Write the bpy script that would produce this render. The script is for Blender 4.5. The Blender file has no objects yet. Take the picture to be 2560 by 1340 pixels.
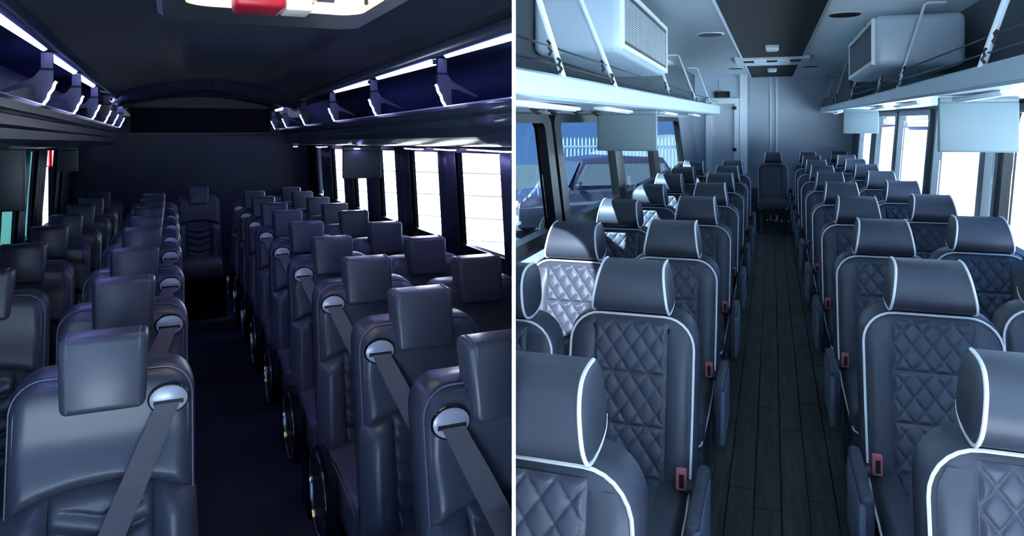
import bpy, bmesh, math, random
from mathutils import Vector, Matrix
random.seed(7)
C = bpy.context.scene
COL = C.collection
PI = math.pi

def lin(r, g, b):
    f = lambda c: (c/255/12.92) if c/255 <= 0.04045 else ((c/255+0.055)/1.055)**2.4
    return (f(r), f(g), f(b))

# ------------------------------------------------------------------ camera, world, sun, exposure
FPX = 1850.0
PALE_TH = math.radians(19.359)
EYE = 1.75
cam_d = bpy.data.cameras.new('camera')
cam_d.sensor_fit = 'HORIZONTAL'; cam_d.sensor_width = 36.0
cam_d.lens = 36.0*FPX/2560.0
cam_d.shift_y = -(670-330)/2560.0
cam_d.clip_start = 0.02; cam_d.clip_end = 500
cam = bpy.data.objects.new('camera', cam_d); COL.objects.link(cam)
cam.location = (0, 0, EYE); cam.rotation_euler = (PI/2, 0, 0)
C.camera = cam
C.view_settings.view_transform = 'Standard'
C.view_settings.look = 'None'
C.view_settings.gamma = 1.0
C.view_settings.use_curve_mapping = False
C.view_settings.exposure = 1.52

wd = bpy.data.worlds.new('sky'); C.world = wd; wd.use_nodes = True
nt = wd.node_tree; nt.nodes.clear()
out = nt.nodes.new('ShaderNodeOutputWorld'); bg = nt.nodes.new('ShaderNodeBackground')
tc = nt.nodes.new('ShaderNodeTexCoord'); sep = nt.nodes.new('ShaderNodeSeparateXYZ')
rmp = nt.nodes.new('ShaderNodeValToRGB')
mp = nt.nodes.new('ShaderNodeMapRange'); mp.inputs[1].default_value = -0.25; mp.inputs[2].default_value = 1.0
nt.links.new(tc.outputs['Generated'], sep.inputs[0]); nt.links.new(sep.outputs[2], mp.inputs[0])
nt.links.new(mp.outputs[0], rmp.inputs[0]); nt.links.new(rmp.outputs[0], bg.inputs[0]); nt.links.new(bg.outputs[0], out.inputs[0])
rmp.color_ramp.elements[0].position = 0.12; rmp.color_ramp.elements[0].color = (0.26, 0.50, 0.95, 1)
rmp.color_ramp.elements[1].position = 1.0; rmp.color_ramp.elements[1].color = (0.16, 0.36, 0.85, 1)
e = rmp.color_ramp.elements.new(0.24); e.color = (0.18, 0.40, 0.92, 1)
SKY = 0.75
bg.inputs[1].default_value = SKY

sd = bpy.data.lights.new('sun', 'SUN'); sd.energy = 34.0; sd.angle = math.radians(0.6); sd.color = (0.93, 0.97, 1.0)
sun = bpy.data.objects.new('sun', sd); COL.objects.link(sun)
AZ, EL = math.radians(-120), math.radians(50)
sun.rotation_euler = Vector((math.sin(AZ)*math.cos(EL), math.cos(AZ)*math.cos(EL), math.sin(EL))).to_track_quat('Z', 'Y').to_euler()
sun.location = (-6, -4, 9)

# ------------------------------------------------------------------ materials
MATS = {}
def mat(name, rgb, rough=0.5, metal=0.0, bump=0.0, scale=200.0, spec=0.5, var=0.0, emit=None, estr=0.0, vscale=6.0, coat=0.0):
    m = bpy.data.materials.new(name); m.use_nodes = True
    n = m.node_tree.nodes; l = m.node_tree.links; p = n['Principled BSDF']
    p.inputs['Base Color'].default_value = (*rgb, 1); p.inputs['Roughness'].default_value = rough
    p.inputs['Metallic'].default_value = metal; p.inputs['Specular IOR Level'].default_value = spec
    p.inputs['Coat Weight'].default_value = coat
    t = n.new('ShaderNodeTexCoord')
    if var > 0:
        nz = n.new('ShaderNodeTexNoise'); nz.inputs['Scale'].default_value = vscale; nz.inputs['Detail'].default_value = 5
        l.new(t.outputs['Object'], nz.inputs['Vector'])
        mx = n.new('ShaderNodeMix'); mx.data_type = 'RGBA'
        mx.inputs[6].default_value = (*[c*(1-var) for c in rgb], 1); mx.inputs[7].default_value = (*[min(1, c*(1+var)) for c in rgb], 1)
        l.new(nz.outputs[0], mx.inputs[0]); l.new(mx.outputs[2], p.inputs['Base Color'])
    if bump > 0:
        nb = n.new('ShaderNodeTexNoise'); nb.inputs['Scale'].default_value = scale; nb.inputs['Detail'].default_value = 3
        l.new(t.outputs['Object'], nb.inputs['Vector'])
        b = n.new('ShaderNodeBump'); b.inputs['Strength'].default_value = bump; b.inputs['Distance'].default_value = 0.004
        l.new(nb.outputs[0], b.inputs['Height']); l.new(b.outputs[0], p.inputs['Normal'])
    if emit:
        p.inputs['Emission Color'].default_value = (*emit, 1); p.inputs['Emission Strength'].default_value = estr
    MATS[name] = m
    return m

def glass(name, tint, gl=0.08):
    m = bpy.data.materials.new(name); m.use_nodes = True
    n = m.node_tree.nodes; l = m.node_tree.links; n.clear()
    o = n.new('ShaderNodeOutputMaterial'); mx = n.new('ShaderNodeMixShader')
    tr = n.new('ShaderNodeBsdfTransparent'); g = n.new('ShaderNodeBsdfGlossy')
    tr.inputs[0].default_value = (*tint, 1); g.inputs['Roughness'].default_value = 0.02
    mx.inputs[0].default_value = gl
    l.new(tr.outputs[0], mx.inputs[1]); l.new(g.outputs[0], mx.inputs[2]); l.new(mx.outputs[0], o.inputs[0])
    MATS[name] = m
    return m

# bus with quilted seats
mat('black_leather', (0.054, 0.061, 0.084), 0.42, bump=0.12, scale=350, var=0.10)
mat('quilt_leather', (0.062, 0.069, 0.098), 0.46, bump=0.12, scale=350, var=0.10)
mat('white_piping', (0.93, 0.92, 0.92), 0.45, bump=0.05, scale=300)
mat('charcoal_plastic', (0.055, 0.062, 0.085), 0.5, bump=0.1, scale=250)
mat('slate_plastic', (0.16, 0.19, 0.26), 0.4, bump=0.05, scale=250)
mat('red_plastic', (0.62, 0.16, 0.17), 0.4, bump=0.03)
mat('dark_slot', (0.01, 0.01, 0.012), 0.6, bump=0.02)
mat('headliner', (0.60, 0.72, 0.78), 0.75, bump=0.10, scale=120, var=0.05)
mat('rear_panel', (0.50, 0.57, 0.64), 0.6, bump=0.06, scale=160, var=0.04)
mat('black_panel', (0.010, 0.014, 0.016), 0.8, bump=0.05, scale=160)
mat('rack_paint', (0.44, 0.55, 0.64), 0.35, bump=0.02, scale=60, var=0.03)
mat('white_paint', (0.74, 0.82, 0.88), 0.35, bump=0.02, scale=60)
mat('divider_grey', (0.30, 0.33, 0.36), 0.7, bump=0.06, scale=120, var=0.05)
mat('carpet_wall', (0.085, 0.110, 0.135), 0.95, bump=0.5, scale=420, var=0.15)
mat('side_panel', (0.22, 0.27, 0.31), 0.6, bump=0.08, scale=160)
mat('window_rubber', (0.004, 0.005, 0.007), 0.4, bump=0.04, spec=0.3)
mat('frame_grey', (0.10, 0.125, 0.14), 0.45, bump=0.03)
mat('aluminium', (0.36, 0.42, 0.48), 0.35, metal=0.5, bump=0.03)
mat('monitor_shell', (0.17, 0.23, 0.255), 0.45, bump=0.05, scale=200, var=0.03)
mat('black_wire', (0.01, 0.012, 0.015), 0.4, bump=0.02)
mat('grille_dark', (0.02, 0.022, 0.022), 0.6, bump=0.05)
mat('grille_light', (0.62, 0.70, 0.76), 0.4, metal=0.2, bump=0.02)
mat('lens', (0.80, 0.88, 0.95), 0.25, bump=0.01)
glass('tinted_pane', (0.42, 0.50, 0.54), 0.06)
glass('clear_pane', (0.94, 0.98, 1.0), 0.05)
def plank_mat():
    m = bpy.data.materials.new('dark_plank'); m.use_nodes = True
    n = m.node_tree.nodes; l = m.node_tree.links; p = n['Principled BSDF']
    t = n.new('ShaderNodeTexCoord'); mpg = n.new('ShaderNodeMapping'); mpg.inputs['Scale'].default_value = (22, 1.6, 22)
    nz = n.new('ShaderNodeTexNoise'); nz.inputs['Scale'].default_value = 2.0; nz.inputs['Detail'].default_value = 8
    oi = n.new('ShaderNodeObjectInfo'); ad = n.new('ShaderNodeVectorMath'); ad.operation = 'ADD'
    l.new(t.outputs['Object'], mpg.inputs[0]); l.new(mpg.outputs[0], ad.inputs[0]); l.new(oi.outputs['Random'], ad.inputs[1])
    l.new(ad.outputs[0], nz.inputs['Vector'])
    r = n.new('ShaderNodeValToRGB'); r.color_ramp.elements[0].color = (0.030, 0.033, 0.030, 1); r.color_ramp.elements[1].color = (0.085, 0.090, 0.080, 1)
    r.color_ramp.elements[0].position = 0.3; r.color_ramp.elements[1].position = 0.75
    l.new(nz.outputs[0], r.inputs[0]); l.new(r.outputs[0], p.inputs['Base Color']); p.inputs['Roughness'].default_value = 0.6
    MATS['dark_plank'] = m
plank_mat()
# dark bus
mat('navy_leather', (0.066, 0.077, 0.108), 0.34, bump=0.05, scale=380, var=0.08)
mat('navy_bolster', (0.080, 0.092, 0.122), 0.30, bump=0.05, scale=380, var=0.08)
mat('navy_rib', (0.056, 0.066, 0.094), 0.34, bump=0.05, scale=380)
mat('seam_thread', (0.16, 0.18, 0.26), 0.5, bump=0.05)
mat('silver_plastic', (0.50, 0.53, 0.62), 0.32, metal=0.2, bump=0.02)
mat('belt_web', (0.125, 0.125, 0.145), 0.55, bump=0.35, scale=700, var=0.25)
mat('gloss_black', (0.008, 0.009, 0.014), 0.12, bump=0.01)
mat('chrome', (0.75, 0.78, 0.85), 0.12, metal=1.0, bump=0.01)
mat('night_headliner', (0.014, 0.018, 0.034), 0.7, bump=0.10, scale=150, var=0.1)
mat('night_panel', (0.026, 0.033, 0.052), 0.5, bump=0.06, scale=150, var=0.1)
mat('night_fascia', (0.022, 0.028, 0.050), 0.25, bump=0.03, scale=80)
mat('night_black', (0.005, 0.006, 0.010), 0.7, bump=0.04, spec=0.15)
mat('night_carpet', (0.030, 0.040, 0.066), 0.95, bump=0.5, scale=500, var=0.2)
mat('night_trim', (0.055, 0.070, 0.080), 0.45, bump=0.05)
mat('bin_led_tint', (0.010, 0.014, 0.055), 0.5, bump=0.05, scale=120)  # LED glow put into the blue of the bin lining
mat('rim_metal', (0.70, 0.72, 0.85), 0.22, metal=0.6, bump=0.02)
mat('bracket_grey', (0.030, 0.032, 0.062), 0.35, bump=0.04)
mat('led', (0.9, 0.9, 1.0), 0.4, emit=(0.30, 0.34, 1.0), estr=9.0, bump=0.0)
mat('reflection_glow', (0.9, 0.9, 1.0), 0.4, emit=(0.55, 0.58, 1.0), estr=1.6)
mat('led_violet', (0.7, 0.7, 1.0), 0.4, emit=(0.40, 0.35, 1.0), estr=6.0)
mat('hatch_red', (0.42, 0.01, 0.03), 0.4, bump=0.02)
mat('hatch_cream', (0.88, 0.82, 0.68), 0.6, bump=0.02)
mat('tail_red', (0.8, 0.1, 0.1), 0.4, emit=(1.0, 0.02, 0.05), estr=0.35)
mat('tail_white', (0.9, 0.8, 0.75), 0.4, emit=(1.0, 0.35, 0.32), estr=0.8)
# outside
mat('asphalt', (0.020, 0.036, 0.042), 0.9, bump=0.3, scale=8, var=0.25, vscale=0.4)
mat('concrete', (0.62, 0.74, 0.84), 0.9, bump=0.2, scale=6, var=0.10, vscale=0.5)
mat('siding', (0.86, 0.87, 0.86), 0.8, bump=0.05, scale=20)
mat('teal_paint', (0.030, 0.085, 0.072), 0.95, bump=0.04, scale=20, spec=0.0)
mat('car_dark', (0.035, 0.030, 0.055), 0.22, metal=0.3, coat=1.0, bump=0.0)
mat('car_red', (0.30, 0.02, 0.05), 0.25, coat=1.0)
mat('car_blue', (0.05, 0.05, 0.14), 0.25, coat=1.0)
mat('car_glass', (0.03, 0.04, 0.06), 0.05, bump=0.0)
mat('tyre', (0.02, 0.02, 0.022), 0.85, bump=0.2, scale=60)
mat('lamp_glass', (0.75, 0.80, 0.85), 0.1)
mat('fence_white', (0.30, 0.36, 0.40), 0.5, bump=0.05)
mat('dry_hill', (0.06, 0.08, 0.09), 0.95, bump=0.6, scale=2, var=0.35, vscale=0.6)

# ------------------------------------------------------------------ mesh helpers
class MB:
    def __init__(s): s.v = []; s.f = []
    def add(s, vs, fs):
        o = len(s.v); s.v += [tuple(p) for p in vs]; s.f += [tuple(i+o for i in f) for f in fs]; return s
    def box(s, a, b):
        (x0, y0, z0), (x1, y1, z1) = a, b
        return s.add([(x0,y0,z0),(x1,y0,z0),(x1,y1,z0),(x0,y1,z0),(x0,y0,z1),(x1,y0,z1),(x1,y1,z1),(x0,y1,z1)],
                     [(0,3,2,1),(4,5,6,7),(0,1,5,4),(1,2,6,5),(2,3,7,6),(3,0,4,7)])
    def rbox(s, a, b, r, seg=3, fn=None):
        bm = bmesh.new(); bmesh.ops.create_cube(bm, size=1.0)
        for v in bm.verts:
            v.co = Vector([(a[i]+b[i])/2 + v.co[i]*(b[i]-a[i]) for i in range(3)])
        bmesh.ops.bevel(bm, geom=bm.edges[:]+bm.verts[:], offset=r, segments=seg, affect='EDGES', profile=0.5)
        bm.verts.ensure_lookup_table()
        vs = [fn(v.co) if fn else tuple(v.co) for v in bm.verts]; fs = [tuple(v.index for v in f.verts) for f in bm.faces]
        bm.free(); return s.add(vs, fs)
    def tube(s, path, r, n=6, closed=False, ry=None):
        P = [Vector(p) for p in path]; m = len(P); rings = []
        up = None
        for i in range(m):
            if closed: t = (P[(i+1) % m]-P[i-1])
            else: t = P[min(i+1, m-1)]-P[max(i-1, 0)]
            t.normalize()
            if up is None:
                up = Vector((0, 0, 1)) if abs(t.z) < 0.9 else Vector((1, 0, 0))
            a = t.cross(up)
            if a.length < 1e-4: a = t.cross(Vector((0, 1, 0)))
            a.normalize(); b = a.cross(t).normalized(); up = b
            rings.append([P[i]+a*(r*math.cos(2*PI*k/n))+b*((ry or r)*math.sin(2*PI*k/n)) for k in range(n)])
        return s.loft(rings, cap=not closed, loop=closed)
    def loft(s, rings, cap=True, loop=False, closed=True):
        n = len(rings[0]); vs = [p for r in rings for p in r]; fs = []
        m = len(rings)
        for i in range(m if loop else m-1):
            j = (i+1) % m
            for k in range(n if closed else n-1):
                q = (k+1) % n
                fs.append((i*n+k, i*n+q, j*n+q, j*n+k))
        if cap and not loop:
            fs.append(tuple(range(n-1, -1, -1))); fs.append(tuple((m-1)*n+k for k in range(n)))
        return s.add(vs, fs)
    def grid(s, nu, nv, fn):
        vs = [fn(i/nu, j/nv) for j in range(nv+1) for i in range(nu+1)]
        return s.add(vs, [(j*(nu+1)+i, j*(nu+1)+i+1, (j+1)*(nu+1)+i+1, (j+1)*(nu+1)+i) for j in range(nv) for i in range(nu)])
    def prism(s, poly, ext):   # poly: 3d points, ext: offset vector
        n = len(poly); e = Vector(ext)
        return s.add(list(poly)+[tuple(Vector(p)+e) for p in poly],
                     [tuple(range(n-1, -1, -1)), tuple(range(n, 2*n))]+[(k, (k+1) % n, n+(k+1) % n, n+k) for k in range(n)])
    def ico(s, c, r, sub=2, sc=(1, 1, 1)):
        bm = bmesh.new(); bmesh.ops.create_icosphere(bm, subdivisions=sub, radius=r)
        vs = [(c[0]+v.co.x*sc[0], c[1]+v.co.y*sc[1], c[2]+v.co.z*sc[2]) for v in bm.verts]
        fs = [tuple(v.index for v in f.verts) for f in bm.faces]; bm.free(); return s.add(vs, fs)
    def cyl(s, c, r, h, axis='z', n=20, r2=None):
        ax = {'x': Vector((1,0,0)), 'y': Vector((0,1,0)), 'z': Vector((0,0,1))}[axis]
        u = ax.orthogonal().normalized(); w = ax.cross(u)
        c = Vector(c); r2 = r if r2 is None else r2
        R = [[c+u*(q*math.cos(2*PI*k/n))+w*(q*math.sin(2*PI*k/n))+ax*d for k in range(n)] for q, d in ((r, 0), (r2, h))]
        return s.loft(R)
    weld = False
    def mesh(s, name, m, ang=40):
        me = bpy.data.meshes.new(name); me.from_pydata([tuple(v) for v in s.v], [], s.f); me.validate()
        bm = bmesh.new(); bm.from_mesh(me)
        if s.weld: bmesh.ops.remove_doubles(bm, verts=bm.verts[:], dist=1e-5)
        bmesh.ops.recalc_face_normals(bm, faces=bm.faces[:]); bm.to_mesh(me); bm.free()
        if ang:
            me.polygons.foreach_set('use_smooth', [True]*len(me.polygons)); me.set_sharp_from_angle(angle=math.radians(ang))
        me.materials.append(MATS[m]); me.update()
        return me

def obj(name, mb, m, parent=None, ang=40, loc=None, rotz=None):
    me = mb if isinstance(mb, bpy.types.Mesh) else mb.mesh(name, m, ang)
    o = bpy.data.objects.new(name, me); COL.objects.link(o)
    if parent is not None: o.parent = parent
    if loc is not None: o.location = loc
    if rotz is not None: o.rotation_euler = (0, 0, rotz)
    return o
def tag(o, label, cat, group=None):
    o['label'] = label; o['category'] = cat
    if group: o['group'] = group
    return o
def structure(o):
    o['kind'] = 'structure'; return o
def kids(o): return [c for c in bpy.data.objects if c.parent == o]

# ------------------------------------------------------------------ bus frames: X across, D along, Z above the eye line
class Bus:
    def __init__(s, th, sl):
        s.rot = -th; s.sl = sl
    def p(s, X, D, Z): return (X, D, Z+EYE+s.sl*D)              # bus-local point
    def obj(s, name, mb, m, parent=None, ang=40):
        o = obj(name, mb, m, parent, ang)
        if parent is None: o.rotation_euler = (0, 0, s.rot)
        return o
    def world(s, X, D, Z):
        return Matrix.Rotation(s.rot, 4, 'Z') @ Vector(s.p(X, D, Z))
    def thing(s, name, X, D, Z, label, cat, group=None, yaw=0):
        o = bpy.data.objects.new(name, None); COL.objects.link(o); o.empty_display_size = 0.1
        o.location = s.world(X, D, Z); o.rotation_euler = (0, 0, s.rot+yaw)
        return tag(o, label, cat, group)
DARK = Bus(math.radians(-24.677), -0.01375)      # left bus
PALE = Bus(math.radians(19.359), 0.0153)         # right bus
FLOOR = -EYE

def bar(b, pts, X2=None):  # prism helper: list of (X,Z) polygon from D0 to D1
    pass
def sweep(b, prof, D0, D1, nd=1, fn=None, closed=True):
    """profile of (X,Z) carried along the bus from D0 to D1; fn(t)->profile overrides"""
    mb = MB(); rings = []
    for i in range(nd+1):
        t = i/nd; D = D0+(D1-D0)*t
        pr = fn(t) if fn else prof
        rings.append([b.p(x, D, z) for x, z in pr])
    return mb.loft(rings, cap=closed, closed=closed)
def slab(b, X0, X1, D0, D1, Z0, Z1):
    mb = MB()
    c = [(X0, D0), (X1, D0), (X1, D1), (X0, D1)]
    v = [b.p(x, d, Z0) for x, d in c]+[b.p(x, d, Z1) for x, d in c]
    return mb.add(v, [(3,2,1,0),(4,5,6,7),(0,1,5,4),(1,2,6,5),(2,3,7,6),(3,0,4,7)])

# ------------------------------------------------------------------ ground and the yard outside
structure(obj('ground', MB().add([(0.02,-1.5,-0.9),(7.0,-1.5,-0.9),(16,60,-0.9),(0.02,60,-0.9)], [(0,1,2,3)]), 'asphalt', ang=0))
structure(obj('ground', MB().add([(-60,-14,-0.905),(0.02,-14,-0.905),(0.02,60,-0.905),(-60,60,-0.905)], [(0,1,2,3)]), 'concrete', ang=0))
# paved slope climbing away on the right-hand side
def slope_z(x, y): return -0.95+0.058*max(0.0, x*0.485+y*0.875-6.0)
sl_pts = []
for D in (-14, -6, 0, 4, 8, 14, 24, 40, 90):
    row = []
    for X in (1.7, 4, 8, 16, 30, 60):
        x, y = X*math.cos(PALE_TH)+D*math.sin(PALE_TH), -X*math.sin(PALE_TH)+D*math.cos(PALE_TH)
        row.append((x, y, slope_z(x, y)))
    sl_pts.append(row)
structure(obj('ground', MB().loft(sl_pts, cap=False, closed=False), 'concrete', ang=60))
# forecourt ahead of both buses
structure(obj('ground', MB().add([(-30,-40,-0.897),(40,-40,-0.897),(40,-1.5,-0.897),(-30,-1.5,-0.897)], [(0,1,2,3)]), 'concrete', ang=0))

# partition wall standing between the two buses (runs straight away from the viewer)
pw = MB()
for z0, z1 in ((0.0, 2.75),):
    pl = [(0.0,0.62),(0.0029,0.62),(0.0029,3.72),(0,3.72)]
    pw.prism([(x, y, z0) for x, y in pl], (0, 0, z1-z0))
wm = structure(obj('wall_middle', pw, 'divider_grey', ang=0))
obj('edge_post', MB().prism([(x, y, 0.0) for x, y in ((0,0.25),(0.00122,0.25),(0.0029,0.6),(0.0029,0.62),(0,0.62))], (0, 0, 2.75)), 'white_paint', wm, 0)

# ------------------------------------------------------------------ PALE bus shell
B = PALE
CEIL = 0.742; REAR = 13.7
WL0, WR0 = -1.2, 1.29
def leanL(Z):
    z = max(-0.62, min(0.06, Z)); return WL0-0.12*(z+0.28)
def leanR(Z):
    z = max(-0.75, min(0.10, Z)); return WR0+0.08*(z+0.30)
D_NEAR = -1.2
fl = structure(B.obj('floor', slab(B, -1.4, 1.5, D_NEAR, REAR, FLOOR-0.06, FLOOR-0.008), 'black_panel'))
# vinyl planks of the aisle
PW = 0.118
for i in range(-6, 6):
    d = 0.6+random.random()*1.0-1.2
    x0 = i*PW+0.04
    while d < REAR:
        L = 1.25; d1 = min(d+L, REAR)
        mb = MB(); a = 0.0022
        mb.add([B.p(x0+a, d+a, FLOOR-0.008), B.p(x0+PW-a, d+a, FLOOR-0.008), B.p(x0+PW-a, d1-a, FLOOR-0.008), B.p(x0+a, d1-a, FLOOR-0.008),
                B.p(x0+2*a, d+2*a, FLOOR), B.p(x0+PW-2*a, d+2*a, FLOOR), B.p(x0+PW-2*a, d1-2*a, FLOOR), B.p(x0+2*a, d1-2*a, FLOOR)],
               [(4,5,6,7),(0,1,5,4),(1,2,6,5),(2,3,7,6),(3,0,4,7)])
        B.obj('plank', mb, 'dark_plank', fl, 0)
        d = d1
ce = structure(B.obj('ceiling', slab(B, -1.32, 1.34, D_NEAR, REAR, CEIL, CEIL+0.05), 'headliner'))
rw = structure(B.obj('wall_rear', slab(B, -1.4, 1.45, REAR, REAR+0.05, FLOOR, CEIL), 'rear_panel'))
for x0, x1 in ((-0.036, -0.006), (0.062, 0.098)):
    B.obj('vertical_strip', slab(B, x0, x1, REAR-0.03, REAR-0.002, FLOOR, CEIL), 'white_paint', rw)

def side_wall(b, name, lean, sgn, Zs, Zt, gaps, D0, D1, m_low, m_post, thick=0.022, upZ=None):
    """wall with openings: gaps = list of (Da,Db) glass openings between Zs and Zt"""
    top = upZ
    def sheet(Da, Db, Za, Zb, nz=1):
        mb = MB(); rings = []
        for i in range(nz+1):
            Z = Za+(Zb-Za)*i/nz; X = lean(Z); Xo = X+sgn*thick
            rings.append([b.p(X, Da, Z), b.p(X, Db, Z), b.p(Xo, Db, Z), b.p(Xo, Da, Z)])
        return mb.loft(rings)
    w = structure(b.obj(name, sheet(D0, D1, FLOOR, Zs, 4), m_low))
    b.obj('header_panel', sheet(D0, D1, Zt, top, 1), m_post, w)
    prev = D0
    for a, c in gaps+[(D1, D1)]:
        if a-prev > 0.01:
            b.obj('window_post', sheet(prev, a, Zs, Zt, 2), m_post, w)
        prev = c
    return w

def win(b, n, lean, sgn, Da, Db, Za, Zb, border, r, m_frame, m_pane, splits=(), proud=0.035):
    """window: dark rounded frame (with split posts) and one pane for each opening"""
    root = structure(b.obj('window_%d' % n, MB(), m_frame)) if False else None
    def P(D, Z, off): return b.p(lean(Z)-sgn*off, D, Z)
    def rr(Da, Db, Za, Zb, r, k=5):
        pts = []
        for cx, cz, a0 in ((Db-r, Zb-r, 0), (Da+r, Zb-r, 90), (Da+r, Za+r, 180), (Db-r, Za+r, 270)):
            for i in range(k+1):
                a = math.radians(a0+90*i/k); pts.append((cx+r*math.cos(a), cz+r*math.sin(a)))
        return pts
    bd, bz = border
    o = rr(Da, Db, Za, Zb, r*1.5); i_ = rr(Da+bd, Db-bd, Za+bz, Zb-bz, r)
    mb = MB()
    mb.loft([[P(d, z, -0.02) for d, z in o], [P(d, z, proud) for d, z in o], [P(d, z, proud) for d, z in i_], [P(d, z, -0.03) for d, z in i_]], cap=False)
    root = structure(b.obj('window_%d' % n, mb, m_frame))
    edges = [Da+bd]
    for sa, sb in splits:
        q = MB(); rings = []
        for Z in (Za+bz-0.005, Zb-bz+0.005):
            rings.append([P(sa, Z, -0.03), P(sb, Z, -0.03), P(sb, Z, proud*0.9), P((sa+sb)/2+0.02*(sb-sa), Z, proud*1.15), P(sa, Z, proud*0.9)])
        b.obj('mullion', q.loft(rings), m_frame, root)
        edges += [sa, sb]
    edges.append(Db-bd)
    for k in range(0, len(edges), 2):
        q = MB(); a, c = edges[k], edges[k+1]
        q.loft([[P(a, Z, -0.012), P(c, Z, -0.012), P(c, Z, -0.017), P(a, Z, -0.017)] for Z in (Za+bz*0.6, (Za+Zb)/2, Zb-bz*0.6)])
        b.obj('pane', q, m_pane, root)
    return root

# left side of the pale bus: two window frames seen, the second split by two posts
ZS, ZT = -0.64, 0.04
gapsL = [(2.3, 4.08), (4.16, 10.3)]
wl = side_wall(B, 'wall_left', leanL, -1, ZS, ZT, gapsL, D_NEAR, REAR, 'side_panel', 'side_panel', upZ=0.12)
win(B, 1, leanL, -1, 2.3, 4.09, ZS, ZT, (0.13, 0.05), 0.05, 'window_rubber', 'tinted_pane')
win(B, 2, leanL, -1, 4.15, 10.3, ZS, ZT, (0.13, 0.05), 0.05, 'window_rubber', 'tinted_pane', splits=((5.80, 6.10), (7.74, 8.08)))
B.obj('upholstery_panel', sweep(B, [(-1.245, 0.12), (-1.2, 0.12), (-1.2, CEIL), (-1.245, CEIL)], D_NEAR, REAR), 'carpet_wall', wl)
# right side of the pale bus
ZS2, ZT2 = -0.76, 0.085
gapsR = [(1.0, 3.0), (3.1, 5.02), (5.08, 6.95), (7.18, 8.86), (8.94, 12.5)]
wr = side_wall(B, 'wall_right', leanR, 1, ZS2, ZT2, gapsR, D_NEAR, REAR, 'side_panel', 'frame_grey', upZ=0.12)
win(B, 3, leanR, 1, 1.0, 3.0, ZS2, ZT2, (0.08, 0.05), 0.05, 'window_rubber', 'clear_pane')
win(B, 4, leanR, 1, 3.1, 5.02, ZS2, ZT2, (0.05, 0.05), 0.05, 'window_rubber', 'clear_pane')
win(B, 5, leanR, 1, 5.08, 6.96, ZS2, ZT2, (0.06, 0.05), 0.05, 'frame_grey', 'clear_pane', splits=((5.37, 5.51),))
win(B, 6, leanR, 1, 7.17, 8.88, ZS2, ZT2, (0.08, 0.05), 0.05, 'frame_grey', 'clear_pane')
win(B, 7, leanR, 1, 8.94, 12.5, ZS2, ZT2, (0.14, 0.05), 0.05, 'frame_grey', 'clear_pane', splits=((10.53, 11.06),))
B.obj('upholstery_panel', sweep(B, [(1.33, 0.12), (1.285, 0.12), (1.23, CEIL), (1.33, CEIL)], D_NEAR, REAR), 'carpet_wall', wr)
B.obj('rear_shade_sheet', slab(B, -0.37, 1.2, REAR-0.02, REAR-0.001, FLOOR, -1.2), 'carpet_wall', rw)  # dark sheet added to shade down the brightly lit low rear wall
# far left closet with its framed door, in front of the rear wall
CD = 12.5
cl = structure(B.obj('wall_closet', slab(B, -1.3, -0.378, CD, REAR, FLOOR, CEIL-0.001), 'rack_paint'))
B.obj('corner_post', slab(B, -0.49, -0.378, CD-0.03, CD, FLOOR, CEIL-0.002), 'white_paint', cl)
d1 = structure(B.obj('door_1', slab(B, -0.93, -0.57, CD-0.02, CD-0.001, FLOOR+0.02, 0.30), 'rear_panel'))
B.obj('door_jamb', slab(B, -1.02, -0.925, CD-0.05, CD-0.001, FLOOR, 0.355), 'white_paint', d1)
B.obj('door_jamb', slab(B, -0.575, -0.50, CD-0.05, CD-0.001, FLOOR, 0.355), 'white_paint', d1)
B.obj('door_head', slab(B, -0.925, -0.575, CD-0.05, CD-0.001, 0.27, 0.355), 'white_paint', d1)
for z in (0.17, -0.5):
    B.obj('hinge', slab(B, -0.60, -0.54, CD-0.065, CD-0.05, z, z+0.05), 'grille_dark', d1)
ps = B.obj('exit_sign', slab(B, -0.885, -0.645, CD-0.035, CD-0.001, 0.37, 0.465), 'black_panel')
tag(ps, 'small dark rectangular sign box above the white framed door', 'sign')
B.obj('cord', MB().tube([B.p(-0.82, CD-0.02, 0.465), B.p(-0.82, CD-0.02, 0.66)], 0.006), 'slate_plastic', ps)
B.obj('sign_face', slab(B, -0.86, -0.67, CD-0.038, CD-0.035, 0.385, 0.45), 'gloss_black', ps)

# ceiling: black centre panel, vent strip, lamps and speakers
cp = structure(B.obj('trim_1', slab(B, -0.325, 0.325, 1.0, 9.12, CEIL-0.012, CEIL), 'black_panel'))
cp2 = structure(B.obj('trim_2', slab(B, -0.325, 0.325, 9.95, REAR-0.45, CEIL-0.012, CEIL), 'black_panel'))
for x in (-0.335, 0.335):
    B.obj('edge_strip', slab(B, x-0.01, x+0.01, 1.0, REAR-0.45, CEIL-0.016, CEIL), 'white_paint', cp)
v = B.thing('roof_vent', 0, 9.53, CEIL, 'white roof vent strip with knobs between the two black ceiling panels', 'vent')
obj('vent_frame', MB().rbox((-0.42,-0.42,-0.045),(0.42,0.42,-0.001), 0.015, 2), 'white_paint', v)
obj('vent_slot', MB().box((-0.22,-0.20,-0.052),(0.22,0.05,-0.044)), 'lens', v)
for x in (-0.26, 0.0, 0.26):
    obj('knob', MB().rbox((x-0.06,-0.30,-0.06),(x+0.06,-0.20,-0.044), 0.006, 2), 'dark_slot', v)
def dome(D, label):
    t = B.thing('ceiling_lamp', 0, D, CEIL-0.012, label, 'lamp', 'ceiling lamps on the black panel')
    obj('lamp_housing', MB().rbox((-0.062,-0.16,-0.035),(0.062,0.16,0), 0.012, 3), 'white_paint', t)
    obj('lens', MB().rbox((-0.048,-0.14,-0.042),(0.048,0.14,-0.03), 0.005, 2), 'lens', t)
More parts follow.
